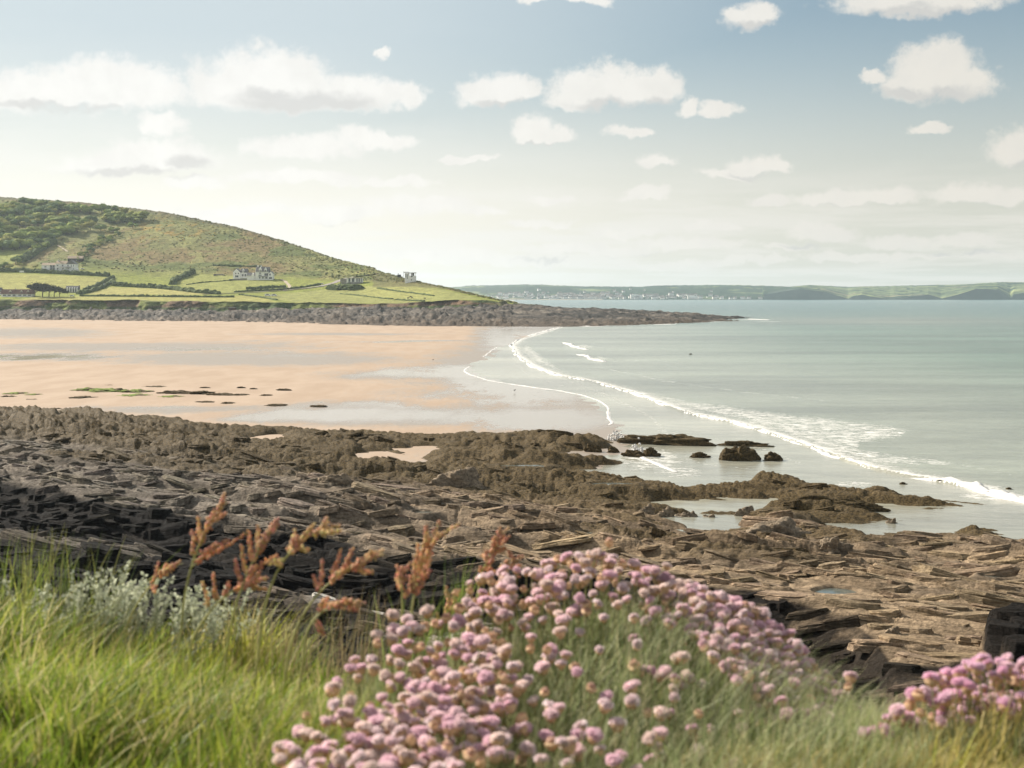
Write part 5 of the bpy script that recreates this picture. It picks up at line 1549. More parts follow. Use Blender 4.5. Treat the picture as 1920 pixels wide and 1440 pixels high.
def blades(n, X0, Y0_, H, lean, cols_, wd, nseg=3, seed=0, curl=0.5, z0_=None, latt=(0.55, 0.1)):
    """many tapered blades as one mesh; all inputs are arrays of length n"""
    r_ = np.random.default_rng(seed)
    zb = bank(X0, Y0_) - 0.01 if z0_ is None else z0_
    az_ = r_.uniform(0, 2 * pi, n)
    dx = np.cos(az_) * 0.75 * lean + latt[0] * lean * 0.7; dy = np.sin(az_) * 0.6 * lean + latt[1] * lean * 0.3
    face = r_.uniform(0, pi, n); wx = np.cos(face) * wd / 2; wy = np.sin(face) * wd / 2
    V = np.zeros((n, 2 * nseg + 1, 3))
    for k_ in range(nseg + 1):
        t = k_ / nseg
        cx = X0 + dx * H * (t ** 1.7); cy = Y0_ + dy * H * (t ** 1.7)
        cz = zb + H * (t - 0.28 * curl * lean * t ** 2.2)
        w = (1 - t) ** 0.7
        if k_ < nseg:
            V[:, 2 * k_] = np.stack([cx - wx * w, cy - wy * w, cz], -1)
            V[:, 2 * k_ + 1] = np.stack([cx + wx * w, cy + wy * w, cz], -1)
        else:
            V[:, 2 * k_] = np.stack([cx, cy, cz], -1)
    tri = []
    for k_ in range(nseg - 1):
        a = 2 * k_; tri += [(a, a + 1, a + 3), (a, a + 3, a + 2)]
    a = 2 * (nseg - 1); tri.append((a, a + 1, a + 2))
    F = (np.array(tri)[None] + (np.arange(n) * (2 * nseg + 1))[:, None, None]).reshape(-1, 3)
    tip = np.repeat(cols_[:, None, :], 2 * nseg + 1, 1)
    return V.reshape(-1, 3), F, tip.reshape(-1, 3)


def ground_pts(n, p0, p1, y0_, y1_, r_):
    Yv_ = r_.uniform(y0_ ** 2, y1_ ** 2, n) ** 0.5
    p = r_.uniform(p0, p1, n)
    return (p - 960) / FPX * Yv_, Yv_, p


MAIN = [(600, 1330), (640, 1260), (700, 1200), (760, 1150), (830, 1115), (900, 1070), (1010, 1040), (1130, 1020), (1200, 1050), (1300, 1090), (1400, 1125), (1480, 1190), (1540, 1260), (1600, 1330), (1600, 1420), (1450, 1500), (500, 1500), (520, 1400)]
r1 = np.random.default_rng(31)
X0, Y0_, p = ground_pts(90000, -330, 2250, 1.05, 4.0, r1)
ok = Y0_ < edgeY(p) + 0.05
# thin out the grass inside the flower cushion
ins = np.exp(-((X0 - 0.13) ** 2 / 0.42 ** 2 + (Y0_ - 2.35) ** 2 / 0.55 ** 2))
ok &= ~((ins > 0.42) & (r1.random(len(p)) < 0.93))
X0, Y0_, p = X0[ok], Y0_[ok], p[ok]
n = len(X0)
clump = fbm(X0 * 3.2, Y0_ * 3.2, 721, 3)
fine = fbm(X0 * 9, Y0_ * 9, 722, 2)
leftw = 1 - sst(p, 560, 760); rightw = sst(p, 1330, 1480)
tuft = np.exp(-((X0 + 0.60) ** 2 / 0.26 ** 2 + (Y0_ - 2.3) ** 2 / 0.36 ** 2))
H = r1.uniform(0.025, 0.075, n) * (1 + 0.7 * clump) + leftw * 0.012 + tuft * r1.uniform(0.0, 0.03, n) - rightw * 0.008
H = H * (0.55 + 0.95 * sst(fine, -0.35, 0.4)) * (0.7 + 0.6 * sst(clump, -0.3, 0.3))
H = np.clip(H, 0.015, 0.3)
green = np.array((0.22, 0.33, 0.035)); yel = np.array((0.42, 0.42, 0.065)); drk = np.array((0.11, 0.15, 0.03)); straw = np.array((0.56, 0.46, 0.23)); gold = np.array((0.50, 0.40, 0.15))
q = r1.random(n)
cb = mixc(C3(green, (n,)), yel, sst(clump + 0.6 * r1.normal(size=n) * 0.5, -0.1, 0.6))
cb = mixc(cb, drk, ((q < 0.20)).astype(float) * 0.8)
cb = mixc(cb, straw, ((q > 0.88) | ((q > 0.66) & (Y0_ > 2.5) & (p < 760))).astype(float) * 0.85)
cb = mixc(cb, gold, rightw * (r1.random(n) < 0.72) * 0.85)
cb = cb * r1.uniform(0.8, 1.2, (n, 1))
V, F, c = blades(n, X0, Y0_, H, r1.uniform(0.15, 0.9, n), cb, r1.uniform(0.0022, 0.0048, n), 3, 41)
me = mesh_np('turf_grass', V, F, M['grass'], c)
tag(link('turf_grass', me), 'bright green and straw coloured grass of the cliff top', 'grass', kind='stuff')

# larger blades near the lens and in the tuft
def clumpgrass(name, label, cp, cY, n, spread, h0, h1, seed, colr, w=(0.003, 0.006), lean=(0.3, 1.0), group=None):
    r_ = np.random.default_rng(seed)
    cx = (cp - 960) / FPX * cY
    a = r_.uniform(0, 2 * pi, n); rr = spread * r_.random(n) ** 0.6
    x = cx + np.cos(a) * rr; y = cY + np.sin(a) * rr * 0.7
    col = np.array(colr)[r_.integers(0, len(colr), n)] * r_.uniform(0.8, 1.2, (n, 1))
    V, F, c = blades(n, x, y, r_.uniform(h0, h1, n), r_.uniform(*lean, n), col, r_.uniform(*w, n), 5, seed + 1, 0.9)
    b = np.array((cx, cY, float(bank(np.array([cx]), np.array([cY]))[0])))
    me = mesh_np(name, V - b, F, M['grass'], c)
    return tag(link(name, me, loc=tuple(b)), label, 'grass tuft', group)


GREENS = [(0.20, 0.27, 0.035), (0.30, 0.34, 0.05), (0.40, 0.40, 0.08), (0.10, 0.15, 0.03), (0.52, 0.44, 0.22)]
clumpgrass('grass_tuft', 'big arching tuft of long blurred grass in the left middle of the bank', 300, 2.25, 1500, 0.20, 0.05, 0.15, 51, GREENS)
clumpgrass('grass_tuft', 'bright grass tuft at the bottom left corner', 60, 1.6, 700, 0.16, 0.10, 0.20, 52, [(0.22, 0.30, 0.03), (0.34, 0.38, 0.06), (0.14, 0.2, 0.03)])
clumpgrass('grass_tuft', 'yellow green grass tuft at the bottom edge left of the pink flowers', 330, 1.55, 500, 0.13, 0.08, 0.16, 53, [(0.22, 0.30, 0.03), (0.36, 0.38, 0.06)])
clumpgrass('grass_tuft', 'tuft of bright blades directly left of the pink cushion', 560, 2.0, 550, 0.12, 0.10, 0.22, 54, GREENS)
clumpgrass('grass_tuft', 'sparse tall tuft at the left edge rising in front of the dark rock', 50, 3.3, 420, 0.20, 0.12, 0.34, 55, [(0.15, 0.20, 0.04), (0.27, 0.28, 0.07), (0.09, 0.12, 0.04)], lean=(0.1, 0.6))
clumpgrass('grass_tuft', 'dark green tuft behind the silvery plants at the left', 150, 3.0, 500, 0.22, 0.08, 0.20, 56, [(0.08, 0.11, 0.03), (0.13, 0.15, 0.05), (0.25, 0.22, 0.08)])
for q_, (cp_, cy_, n_, sp_, h0_, h1_, lab_) in enumerate([
    (-40, 2.9, 900, 0.20, 0.08, 0.20, 'tall fresh green tuft cut by the left edge of the view'), (70, 2.5, 900, 0.18, 0.07, 0.17, 'fresh green tuft below the stalks at the left edge'),
    (170, 2.4, 700, 0.14, 0.06, 0.15, 'fresh green tuft between the left edge and the big arching tuft'), (290, 2.9, 800, 0.16, 0.03, 0.09, 'mixed green tuft just below the silvery plants'),
    (470, 2.3, 800, 0.15, 0.05, 0.15, 'loose green tuft right of the big arching one'), (520, 1.75, 700, 0.11, 0.06, 0.14, 'bright tuft at the bottom edge beside the lowest pink heads'),
    (110, 1.75, 700, 0.13, 0.06, 0.15, 'bright broad bladed tuft near the bottom left corner'), (640, 2.35, 500, 0.10, 0.04, 0.11, 'small green tuft among the first pink heads')]):
    clumpgrass('grass_tuft', lab_, cp_, cy_, n_, sp_, h0_, h1_, 130 + 3 * q_, [(0.20, 0.30, 0.035), (0.30, 0.38, 0.05), (0.42, 0.44, 0.09), (0.13, 0.19, 0.035), (0.55, 0.48, 0.24)], w=(0.0028, 0.006), lean=(0.15, 1.1))
GOLD = [(0.56, 0.46, 0.18), (0.46, 0.42, 0.13), (0.34, 0.36, 0.09), (0.62, 0.52, 0.28)]
clumpgrass('grass_tuft', 'dry golden tuft at the bottom right below the small pink clump', 1560, 1.95, 1100, 0.15, 0.05, 0.10, 57, GOLD)
clumpgrass('grass_tuft', 'pale dry tuft at the bottom right corner', 1850, 1.95, 1300, 0.17, 0.05, 0.11, 58, GOLD)
clumpgrass('grass_tuft', 'golden tuft between the two bottom right tufts', 1700, 1.9, 1200, 0.15, 0.05, 0.10, 61, GOLD)
clumpgrass('grass_tuft', 'brownish tuft where the big cushion meets the dry grass', 1400, 1.9, 800, 0.12, 0.05, 0.10, 62, [(0.42, 0.33, 0.14), (0.30, 0.28, 0.09), (0.50, 0.42, 0.22)])
clumpgrass('grass_tuft', 'tangled straw coloured tuft behind the big arching tuft', 420, 2.75, 700, 0.16, 0.03, 0.09, 63, [(0.56, 0.47, 0.26), (0.36, 0.36, 0.12), (0.26, 0.27, 0.07), (0.48, 0.42, 0.22)], lean=(0.2, 1.2))
clumpgrass('grass_tuft', 'straw tuft between the sorrel stalks and the left pink drift', 600, 2.6, 600, 0.14, 0.03, 0.09, 64, [(0.56, 0.47, 0.26), (0.36, 0.36, 0.12), (0.28, 0.32, 0.07)], lean=(0.2, 1.2))
clumpgrass('grass_tuft', 'mossy brown tuft beside the tiny pink group at the left', 130, 2.6, 500, 0.15, 0.03, 0.09, 65, [(0.34, 0.28, 0.12), (0.24, 0.26, 0.07), (0.46, 0.40, 0.16), (0.14, 0.16, 0.05)], lean=(0.2, 1.3))
clumpgrass('grass_tuft', 'vivid yellow green tuft left of centre at the bottom edge', 200, 1.85, 800, 0.14, 0.06, 0.14, 66, [(0.34, 0.40, 0.04), (0.46, 0.47, 0.08), (0.16, 0.22, 0.03)], lean=(0.2, 1.1))
clumpgrass('grass_tuft', 'dark tuft just right of the vivid one', 420, 1.8, 500, 0.10, 0.05, 0.12, 67, [(0.12, 0.17, 0.03), (0.20, 0.24, 0.05), (0.30, 0.24, 0.10)], lean=(0.2, 1.1))
clumpgrass('grass_tuft', 'dry brown stalks standing in front of the black rock left of the flowers', 640, 2.95, 260, 0.20, 0.10, 0.26, 59, [(0.26, 0.19, 0.11), (0.36, 0.29, 0.15), (0.17, 0.18, 0.07)], w=(0.0015, 0.003), lean=(0.05, 0.5))
clumpgrass('grass_tuft', 'short green blades in the gap beside the sorrel on the left of the cushion', 800, 2.6, 120, 0.08, 0.10, 0.30, 60, [(0.16, 0.24, 0.05), (0.22, 0.28, 0.07)], w=(0.003, 0.006), lean=(0.1, 0.7))

# single tall blades at the left
def curve3(P0, P1, P2, n=7):
    P0, P1, P2 = map(np.array, (P0, P1, P2)); out = []
    for k_ in range(n):
        t = k_ / (n - 1); out.append(P0 * (1 - t) ** 2 + 2 * P1 * t * (1 - t) + P2 * t * t)
    return out


for k_, (b, m_, t_p, lab) in enumerate([
    ((42, 1130), (52, 1060), (72, 985), 'tall leaning grass stalk furthest left'), ((92, 1130), (94, 1060), (98, 988), 'upright green grass stalk at the left'),
    ((84, 1130), (92, 1080), (122, 980), 'grass stalk leaning right, third from the left edge'), ((112, 1130), (114, 1060), (126, 990), 'bright green grass stalk beside the leaning one'),
    ((200, 1130), (210, 1070), (236, 1003), 'slender grass stalk above the silvery plants'), ((170, 1120), (190, 1050), (215, 1018), 'thin curved stalk among the silvery plants'),
    ((250, 1120), (280, 1070), (345, 1056), 'thin stalk bending to the right above the silvery plants'), ((225, 1120), (235, 1070), (256, 1035), 'short green stalk right of the slender one')]):
    Yk = 3.1 + 0.05 * k_
    P_ = curve3(P3(*b, Yk), P3(*m_, Yk), P3(*t_p, Yk))
    g0 = P_[0].copy(); zb = float(bank(np.array([g0[0]]), np.array([g0[1]]))[0])
    P_ = [np.array((g0[0] - 0.01, g0[1], min(zb, g0[2] - 0.01)))] + P_
    P_ = [p_ - P_[0] for p_ in P_] if False else P_
    base = P_[0].copy()
    o = link('grass_stalk', MB().tube([tuple(p_ - base) for p_ in P_], [0.0016] * 5 + [0.0013, 0.001, 0.0004], 4).mesh('grass_stalk', M['grass_g']) if 'grass_g' in M else
             MB().tube([tuple(p_ - base) for p_ in P_], [0.0016] * 5 + [0.0013, 0.001, 0.0004], 4).mesh('grass_stalk', M['sorrel_stem']), loc=tuple(base))
    tag(o, lab, 'grass stalk', 'tall grass stalks at the left')

# ------------------------------------------------------------------ silvery plants
def silver_plant(px_, py_, Yk, h, n, lab, seed):
    r_ = np.random.default_rng(seed)
    base = np.array(P3(px_, py_, Yk)); zb = float(bank(base[0:1], base[1:2])[0]); base[2] = min(zb, base[2])
    hh = P3(px_, py_, Yk)[2] - base[2] + h
    t = thing('silvery_plant', lab, 'plant', tuple(base), 0, 'silvery plants on the bank')
    for k_ in range(n):
        a = r_.uniform(0, 2 * pi); sp = r_.uniform(0.02, 0.09)
        top = np.array((cos(a) * sp + 0.02, sin(a) * sp, hh * r_.uniform(0.7, 1.0)))
        C_ = curve3((cos(a) * .02, sin(a) * .02, 0), (top[0] * .4, top[1] * .4, top[2] * .6), top, 5)
        st = link('stem', MB().tube([tuple(q_) for q_ in C_], [.0016, .0015, .0013, .0011, .0008], 4).mesh('stem', M['silver_stem']), t)
        v = []; f = []; col = []
        for j in range(30):
            u_ = r_.uniform(0.45, 1.02) ** 0.8
            i_ = min(int(u_ * 4), 3); P_ = C_[i_] + (C_[i_ + 1] - C_[i_]) * (u_ * 4 - i_) if u_ < 1 else C_[4]
            d = r_.normal(size=3); d[2] = abs(d[2]) * 0.7 + 0.2; d /= np.linalg.norm(d)
            L = r_.uniform(.007, .016); w = np.cross(d, r_.normal(size=3)); w = w / (np.linalg.norm(w) + 1e-6) * r_.uniform(.0022, .0045)
            n0 = len(v); v += [P_ + d * .001, P_ + d * L * .6 + w, P_ + d * L, P_ + d * L * .6 - w]; f.append((n0, n0 + 1, n0 + 2, n0 + 3))
            col += [np.array((0.58, 0.60, 0.45)) * r_.uniform(.75, 1.2)] * 4
        link('leaves', mesh_np('leaves', v, np.array(f), M['silver'], np.array(col), smooth=False), st)
    return t


M['silver_stem'] = mat('silvery_stem', (0.36, 0.37, 0.26), 0.8, nscale=20, namt=0.15)
for k_, (a, b, h, nn_, lab) in enumerate([(55, 1125, .050, 6, 'silvery plant furthest left, half hidden by grass stalks'), (145, 1120, .060, 9, 'bushy silvery plant left of the pair in the middle'),
        (172, 1100, .052, 9, 'silvery plant whose tips touch the pale rock ridge'), (215, 1110, .060, 11, 'largest silvery plant in the middle of the row'),
        (240, 1130, .06, 10, 'low silvery plant in front of the largest'), (262, 1120, .055, 8, 'silvery plant with one bare stalk standing to its right'), (300, 1135, .055, 10, 'small silvery plant just left of the brown sorrel leaf'),
        (340, 1130, .052, 9, 'silvery plant beneath the first sorrel stalk'), (378, 1135, .045, 7, 'silvery plant between the first two sorrel stalks'), (412, 1150, .05, 9, 'rightmost silvery plant under the sorrel heads'), (105, 1145, .05, 8, 'low silvery plant in the dark grass on the left')]):
    silver_plant(a, b, 3.15 - 0.03 * (k_ % 4), h, nn_, lab, 800 + k_)

# ------------------------------------------------------------------ sorrel stalks
def seed_head(P_, rad, seed, rust=(0.62, 0.32, 0.22)):
    """knobbly spray of seeds along a short curved branch"""
    r_ = np.random.default_rng(seed); v = []; f = []; col = []
    L = len(P_)
    for k_ in range(26 + 13 * L):
        u_ = r_.random() * (L - 1); i_ = min(int(u_), L - 2); p_ = P_[i_] + (P_[i_ + 1] - P_[i_]) * (u_ - i_)
        s = r_.uniform(.0013, .0027) * (1.15 - 0.4 * u_ / (L - 1)); off = r_.normal(size=3) * rad * (1.1 - 0.5 * u_ / (L - 1))
        n0 = len(v); cc_ = np.array(rust) * r_.uniform(.7, 1.35) * np.array((1, r_.uniform(.85, 1.5), r_.uniform(.8, 1.3)))
        for q_ in iv: v.append(p_ + off + q_ * s * np.array((1, 1, 1.2))); col.append(cc_)
        f += [tuple(int(i) + n0 for i in q_) for q_ in ifc]
    return mesh_np('seed_head', v, np.array(f), M['seed'], np.array(col), smooth=False)


SOR = [
    # base, mid, tip, Y, list of branches (start t, end px, py), label, seeds at tip
    ((340, 1175), (366, 1040), (425, 940), 2.55, [(.55, 392, 975), (.62, 372, 968), (.5, 430, 1010), (.45, 468, 996), (.7, 402, 955), (.40, 405, 1018)], 'tallest sorrel stalk on the left, its tip bent to the right'),
    ((430, 1180), (462, 1080), (512, 985), 2.5, [(.5, 452, 1022), (.62, 468, 1000), (.7, 505, 1000), (.55, 520, 1040), (.75, 485, 985), (.4, 440, 1050), (.35, 490, 1070)], 'sorrel stalk second from the left with heads turned up'),
    ((490, 1170), (540, 1040), (638, 985), 2.45, [(.5, 553, 993), (.65, 590, 980), (.75, 615, 978), (.8, 640, 994), (.6, 580, 1030), (.45, 502, 1055), (.42, 515, 1050)], 'sorrel stalk with the palest drooping head, leaning far right'),
    ((540, 1230), (600, 1110), (720, 1038), 2.4, [(.6, 640, 1030), (.7, 660, 1028), (.75, 690, 1050), (.8, 700, 1072), (.5, 605, 1050), (.5, 588, 1080), (.65, 650, 1060)], 'sorrel stalk leaning right in front of the black rock'),
    ((570, 1220), (600, 1150), (682, 1132), 2.35, [(.5, 615, 1120), (.7, 650, 1122), (.85, 672, 1140), (.4, 606, 1190)], 'low sorrel stalk bent almost flat to the right'),
    ((360, 1200), (420, 1120), (500, 1085), 2.6, [(.5, 430, 1090), (.65, 460, 1095), (.8, 500, 1105), (.4, 400, 1075), (.3, 380, 1090), (.7, 478, 1068)], 'low tangled sorrel stalk beneath the tallest ones'),
    ((240, 1165), (280, 1100), (325, 1065), 2.9, [(.75, 300, 1070), (.6, 290, 1110)], 'short sorrel stalk standing among the silvery plants'),
    ((772, 1220), (778, 1110), (825, 975), 2.45, [(.55, 808, 1050), (.62, 784, 1020), (.68, 800, 1000), (.75, 822, 1000), (.8, 800, 985), (.45, 805, 1068), (.5, 778, 1042)], 'upright sorrel stalk just left of the pink flowers'),
    ((750, 1190), (754, 1130), (750, 1068), 2.6, [(.6, 770, 1100), (.7, 745, 1085)], 'thin short sorrel stalk left of the upright one'),
    ((895, 1130), (910, 1060), (952, 990), 2.75, [(.4, 905, 1090), (.55, 925, 1050), (.6, 905, 1040), (.7, 948, 1028), (.75, 925, 1008), (.5, 935, 1075), (.8, 955, 1005), (.45, 900, 1065)], 'tall sorrel stalk rising behind the left part of the pink cushion'),
    ((900, 1160), (935, 1090), (980, 1042), 2.7, [(.6, 950, 1060), (.75, 975, 1060), (.5, 930, 1100), (.4, 912, 1120)], 'sorrel stalk leaning right behind the pink cushion'),
    ((820, 1200), (835, 1160), (850, 1118), 2.7, [(.6, 838, 1135), (.7, 852, 1140), (.3, 820, 1150)], 'small sorrel stalk half hidden by the pink flowers'),
]
for k_, (b, m_, tp, Yk, br, lab) in enumerate(SOR):
    r_ = np.random.default_rng(900 + k_)
    B0 = np.array(P3(*b, Yk)); zb = float(bank(B0[0:1], B0[1:2])[0])
    base = np.array((B0[0] - 0.02, Yk, min(zb, B0[2] - 0.02)))
    mid_ = np.array(P3(*m_, Yk)); mid_ = mid_ + (mid_ - (B0 + np.array(P3(*tp, Yk))) / 2) * 1.0
    C_ = curve3(B0, mid_, P3(*tp, Yk + r_.uniform(-.04, .04)), 10)
    t = thing('sorrel_stalk', lab, 'plant', tuple(base), 0, 'rusty sorrel stalks on the bank')
    L_ = [base - base] + [c__ - base for c__ in C_]
    link('stem', MB().tube([tuple(q_) for q_ in L_], np.linspace(.0028, .0009, 11), 6).mesh('stem', M['sorrel_stem']), t)
    link('seed_head', seed_head([c__ - base for c__ in C_[7:]], .0035, 950 + k_ * 20), t)
    for j, (ts_, ex, ey) in enumerate(br):
        i_ = ts_ * 9; a_ = int(i_); S0 = C_[a_] + (C_[min(a_ + 1, 9)] - C_[a_]) * (i_ - a_)
        E0 = np.array(P3(ex, ey, Yk + r_.uniform(-.05, .05)))
        Mi = S0 * .5 + E0 * .5 + np.array((0, 0, -0.006)) + r_.normal(size=3) * .002
        Bc = curve3(S0, Mi, E0, 6)
        bo = link('branch', MB().tube([tuple(q_ - base) for q_ in Bc], np.linspace(.0013, .0006, 6), 4).mesh('branch', M['sorrel_stem']), t)
        rust = [(0.68, 0.30, 0.19), (0.72, 0.38, 0.22), (0.60, 0.25, 0.18)][r_.integers(3)]
        if k_ == 2: rust = (0.76, 0.47, 0.26)
        link('seed_head', seed_head([q_ - base for q_ in Bc[1:]], .0021, 951 + k_ * 20 + j, rust), bo)
    for j in range(6):      # short sprays along the upper stem
        i_ = r_.uniform(4.2, 8.6); a_ = int(i_); S0 = C_[a_] + (C_[min(a_ + 1, 9)] - C_[a_]) * (i_ - a_)
        dr = (C_[9] - C_[5]); dr = dr / np.linalg.norm(dr)
        E0 = S0 + (dr * r_.uniform(.5, 1.0) + np.array((r_.normal() * .55, r_.normal() * .3, r_.uniform(-.1, .7)))) * r_.uniform(.016, .034)
        Bc = curve3(S0, S0 * .5 + E0 * .5 + r_.normal(size=3) * .003, E0, 5)
        bo = link('branch', MB().tube([tuple(q_ - base) for q_ in Bc], np.linspace(.0010, .0005, 5), 4).mesh('branch', M['sorrel_stem']), t)
        link('seed_head', seed_head([q_ - base for q_ in Bc[1:]], .0018, 1951 + k_ * 20 + j, [(0.68, 0.32, 0.21), (0.74, 0.42, 0.26), (0.58, 0.27, 0.19)][r_.integers(3)]), bo)
    # two narrow leaves at the foot
    for j in range(2):
        e_ = np.array((r_.uniform(-.04, .06), r_.uniform(-.03, .03), r_.uniform(.05, .11)))
        Lc = curve3((0, 0, 0), e_ * .5 + np.array((0, 0, .02)), e_, 5)
        v = []
        for i, q_ in enumerate(Lc): w_ = .006 * sin(pi * (0.15 + .85 * (i / 4))) ; v += [q_ + np.array((-w_, 0, 0)), q_ + np.array((w_, 0, .001))]
        f = [(2 * i, 2 * i + 1, 2 * i + 3, 2 * i + 2) for i in range(4)]
        link('leaf', mesh_np('leaf', v, f, M['leaf_green']) if 'leaf_green' in M else mesh_np('leaf', v, f, M['sorrel_stem']), t)

# ------------------------------------------------------------------ thrift
def petal_mesh(seed, tint, bud=False):
    r_ = np.random.default_rng(seed); v = []; f = []; col = []
    nf = 34 if not bud else 12
    Rr_ = 0.0092 if not bud else 0.0055
    for k_ in range(nf):
        u_ = (k_ + .5) / nf; th = k_ * 2.39996; cz_ = 1 - u_ * 0.86; sz_ = math.sqrt(max(0, 1 - cz_ * cz_))
        d = np.array((cos(th) * sz_, sin(th) * sz_, cz_)) + r_.normal(size=3) * .08; d /= np.linalg.norm(d)
        P_ = d * Rr_ * np.array((1.06, 1.06, .58)) * r_.uniform(.78, 1.22)
        a = np.cross(d, (0.3, 0.2, 1)); a /= np.linalg.norm(a) + 1e-6; b = np.cross(d, a)
        n0 = len(v); v.append(P_ * .72); tn = np.array(tint) * r_.uniform(.80, 1.12); col.append(tn * .75)
        pr = 0.0042 * r_.uniform(.7, 1.3) * (1 if not bud else .7); ph = r_.uniform(0, 1)
        for q_ in range(10):
            t = 2 * pi * q_ / 10 + ph; rr_ = pr * (1 if q_ % 2 == 0 else .62)
            v.append(P_ + (a * cos(t) + b * sin(t)) * rr_ + d * .001 * (q_ % 2)); col.append(tn * (1.08 if q_ % 2 == 0 else .95))
        f += [(n0, n0 + 1 + q_, n0 + 1 + (q_ + 1) % 10) for q_ in range(10)]
    # core
    n0 = len(v)
    for q_ in iv: v.append(q_ * Rr_ * .72 * np.array((1, 1, .5))); col.append(np.array(tint) * .8)
    f += [tuple(int(i) + n0 for i in q_) for q_ in ifc]
    return mesh_np('flower_head', v, np.array(f), M['petal'], np.clip(np.array(col), 0, 1), smooth=False)


HEADS = [petal_mesh(1000 + i, t_) for i, t_ in enumerate([(0.97, 0.74, 0.77), (0.98, 0.80, 0.81), (0.95, 0.68, 0.76), (0.97, 0.79, 0.74)])]
HEADM = [petal_mesh(1010 + i, t_) for i, t_ in enumerate([(0.92, 0.60, 0.74), (0.95, 0.68, 0.80), (0.96, 0.72, 0.78)])]
BUDS = [petal_mesh(1020, (0.78, 0.55, 0.45), True), petal_mesh(1021, (0.74, 0.52, 0.38), True)]
_b = MB(); _n = 9
for ring, (rr_, zz_) in enumerate([(.0022, -.0095), (.0068, -.0055), (.0092, -.0005), (.0055, .0015)]):
    for q_ in range(_n): _b.v.append((cos(2 * pi * q_ / _n) * rr_ * (1 + .12 * (q_ % 2)), sin(2 * pi * q_ / _n) * rr_, zz_ + .0012 * (q_ % 2)))
for ring in range(3):
    for q_ in range(_n): _b.f.append((ring * _n + q_, ring * _n + (q_ + 1) % _n, (ring + 1) * _n + (q_ + 1) % _n, (ring + 1) * _n + q_))
BRACT = _b.mesh('bract', M['bract'])


def stemmesh(dx, dy, h):
    C_ = curve3((0, 0, 0), (dx * .25, dy * .25, h * .55), (dx, dy, h), 5)
    return MB().tube([tuple(q_) for q_ in C_], [.0012, .0011, .001, .001, .0011], 5).mesh('flower_stem', M['stem'])


STEMS = {}
def thrift(name, label, heads, base, heads_m, leaf_pts, seed, group='thrift cushions', leafcols=((0.33, 0.37, 0.18), (0.20, 0.25, 0.10), (0.44, 0.46, 0.28), (0.50, 0.46, 0.27), (0.28, 0.33, 0.12))):
    r_ = np.random.default_rng(seed)
    base = np.array(base); base[2] = float(bank(base[0:1], base[1:2])[0]) - 0.02
    t = thing(name, label, 'flower cushion', tuple(base), 0, group)
    extra = []
    for k_, (x, y, z_) in enumerate(heads[:300]):
        dx, dy = r_.uniform(-.02, .035), r_.uniform(-.025, .025)
        zb = float(bank(np.array([x - dx]), np.array([y - dy]))[0])
        h = max(0.05, z_ - zb)
        hq = max(0.05, round(h / 0.012) * 0.012); dxq = round(dx / .02) * .02; dyq = round(dy / .025) * .025
        key = (round(hq, 3), round(dxq, 3), round(dyq, 3))
        if key not in STEMS: STEMS[key] = stemmesh(dxq, dyq, hq)
        st = link('flower_stem', STEMS[key], t, loc=(x - dxq - base[0], y - dyq - base[1], z_ - hq - base[2]))
        bud = r_.random() < 0.17
        hm = BUDS[r_.choice(len(BUDS))] if bud else heads_m[r_.choice(len(heads_m))]
        sc_ = r_.uniform(.70, 1.18); tl = (r_.normal() * .30, r_.normal() * .30 + .12, r_.uniform(0, 6.28))
        link('flower_head', hm, st, loc=(dxq, dyq, hq + .006 * sc_), rz=tl, scale=(sc_, sc_, sc_))
        link('bract', BRACT, st, loc=(dxq, dyq, hq + .003 * sc_), rz=tl, scale=(sc_, sc_, sc_))
    X0, Y0_, H, cnt_seed = leaf_pts
    n = len(X0)
    lc = np.array(leafcols)[r_.integers(0, len(leafcols), n)] * r_.uniform(.8, 1.2, (n, 1))
    V, F, c = blades(n, X0, Y0_, H, r_.uniform(.1, .9, n), lc, r_.uniform(.0018, .0034, n), 3, seed + 5, latt=(0.5, 0.0))
    me = mesh_np('leaves', V - base, F, M['leaves'], c)
    o = link('leaves', me, t); o['kind'] = 'stuff'
    return t


def scatter_heads(n, poly, dens, Ymap, seed, mind=9):
    r_ = np.random.default_rng(seed); out = []; pts = np.zeros((0, 2)); tries = 0
    poly = np.array(poly, float); lo_, hi_ = poly.min(0), poly.max(0)
    while len(out) < n and tries < 60000:
        tries += 1
        a = r_.uniform(lo_[0], hi_[0]); b = r_.uniform(lo_[1], hi_[1])
        s_ = sdf(np.array([a]), np.array([b]), poly)[0]
        if s_ < 0 or r_.random() > dens(a, b, s_): continue
        if len(pts) and np.min(np.hypot(*(pts - (a, b)).T)) < mind: continue
        pts = np.vstack((pts, (a, b)))
        Yk = Ymap(a, b) + r_.normal() * .035
        out.append(P3(a, b, Yk))
    return out


ridge_x = [560, 620, 700, 760, 830, 900, 1010, 1130, 1200, 1300, 1400, 1480, 1540, 1600]
ridge_y = [1310, 1262, 1195, 1150, 1112, 1072, 1042, 1022, 1052, 1092, 1128, 1190, 1262, 1325]
SHO = [(1290, 1098), (1400, 1136), (1480, 1190), (1540, 1262), (1610, 1325), (1612, 1395), (1560, 1420), (1480, 1380), (1400, 1300), (1320, 1220)]
TOP = [(560, 1310), (620, 1268), (700, 1205), (760, 1160), (830, 1125), (900, 1082), (1010, 1055), (1130, 1040), (1200, 1062), (1300, 1100), (1400, 1136), (1430, 1160), (1440, 1460), (560, 1470)]
def dens_main(a, b, s_):
    r__ = b - np.interp(a, ridge_x, ridge_y)
    band = math.exp(-(r__ / 95.0) ** 2)
    right = 1 / (1 + math.exp(-(a - 1340) / 40)) * math.exp(-(r__ / 130.) ** 2)
    return min(1, max(band, right, 0.10)) if a > 880 else 0
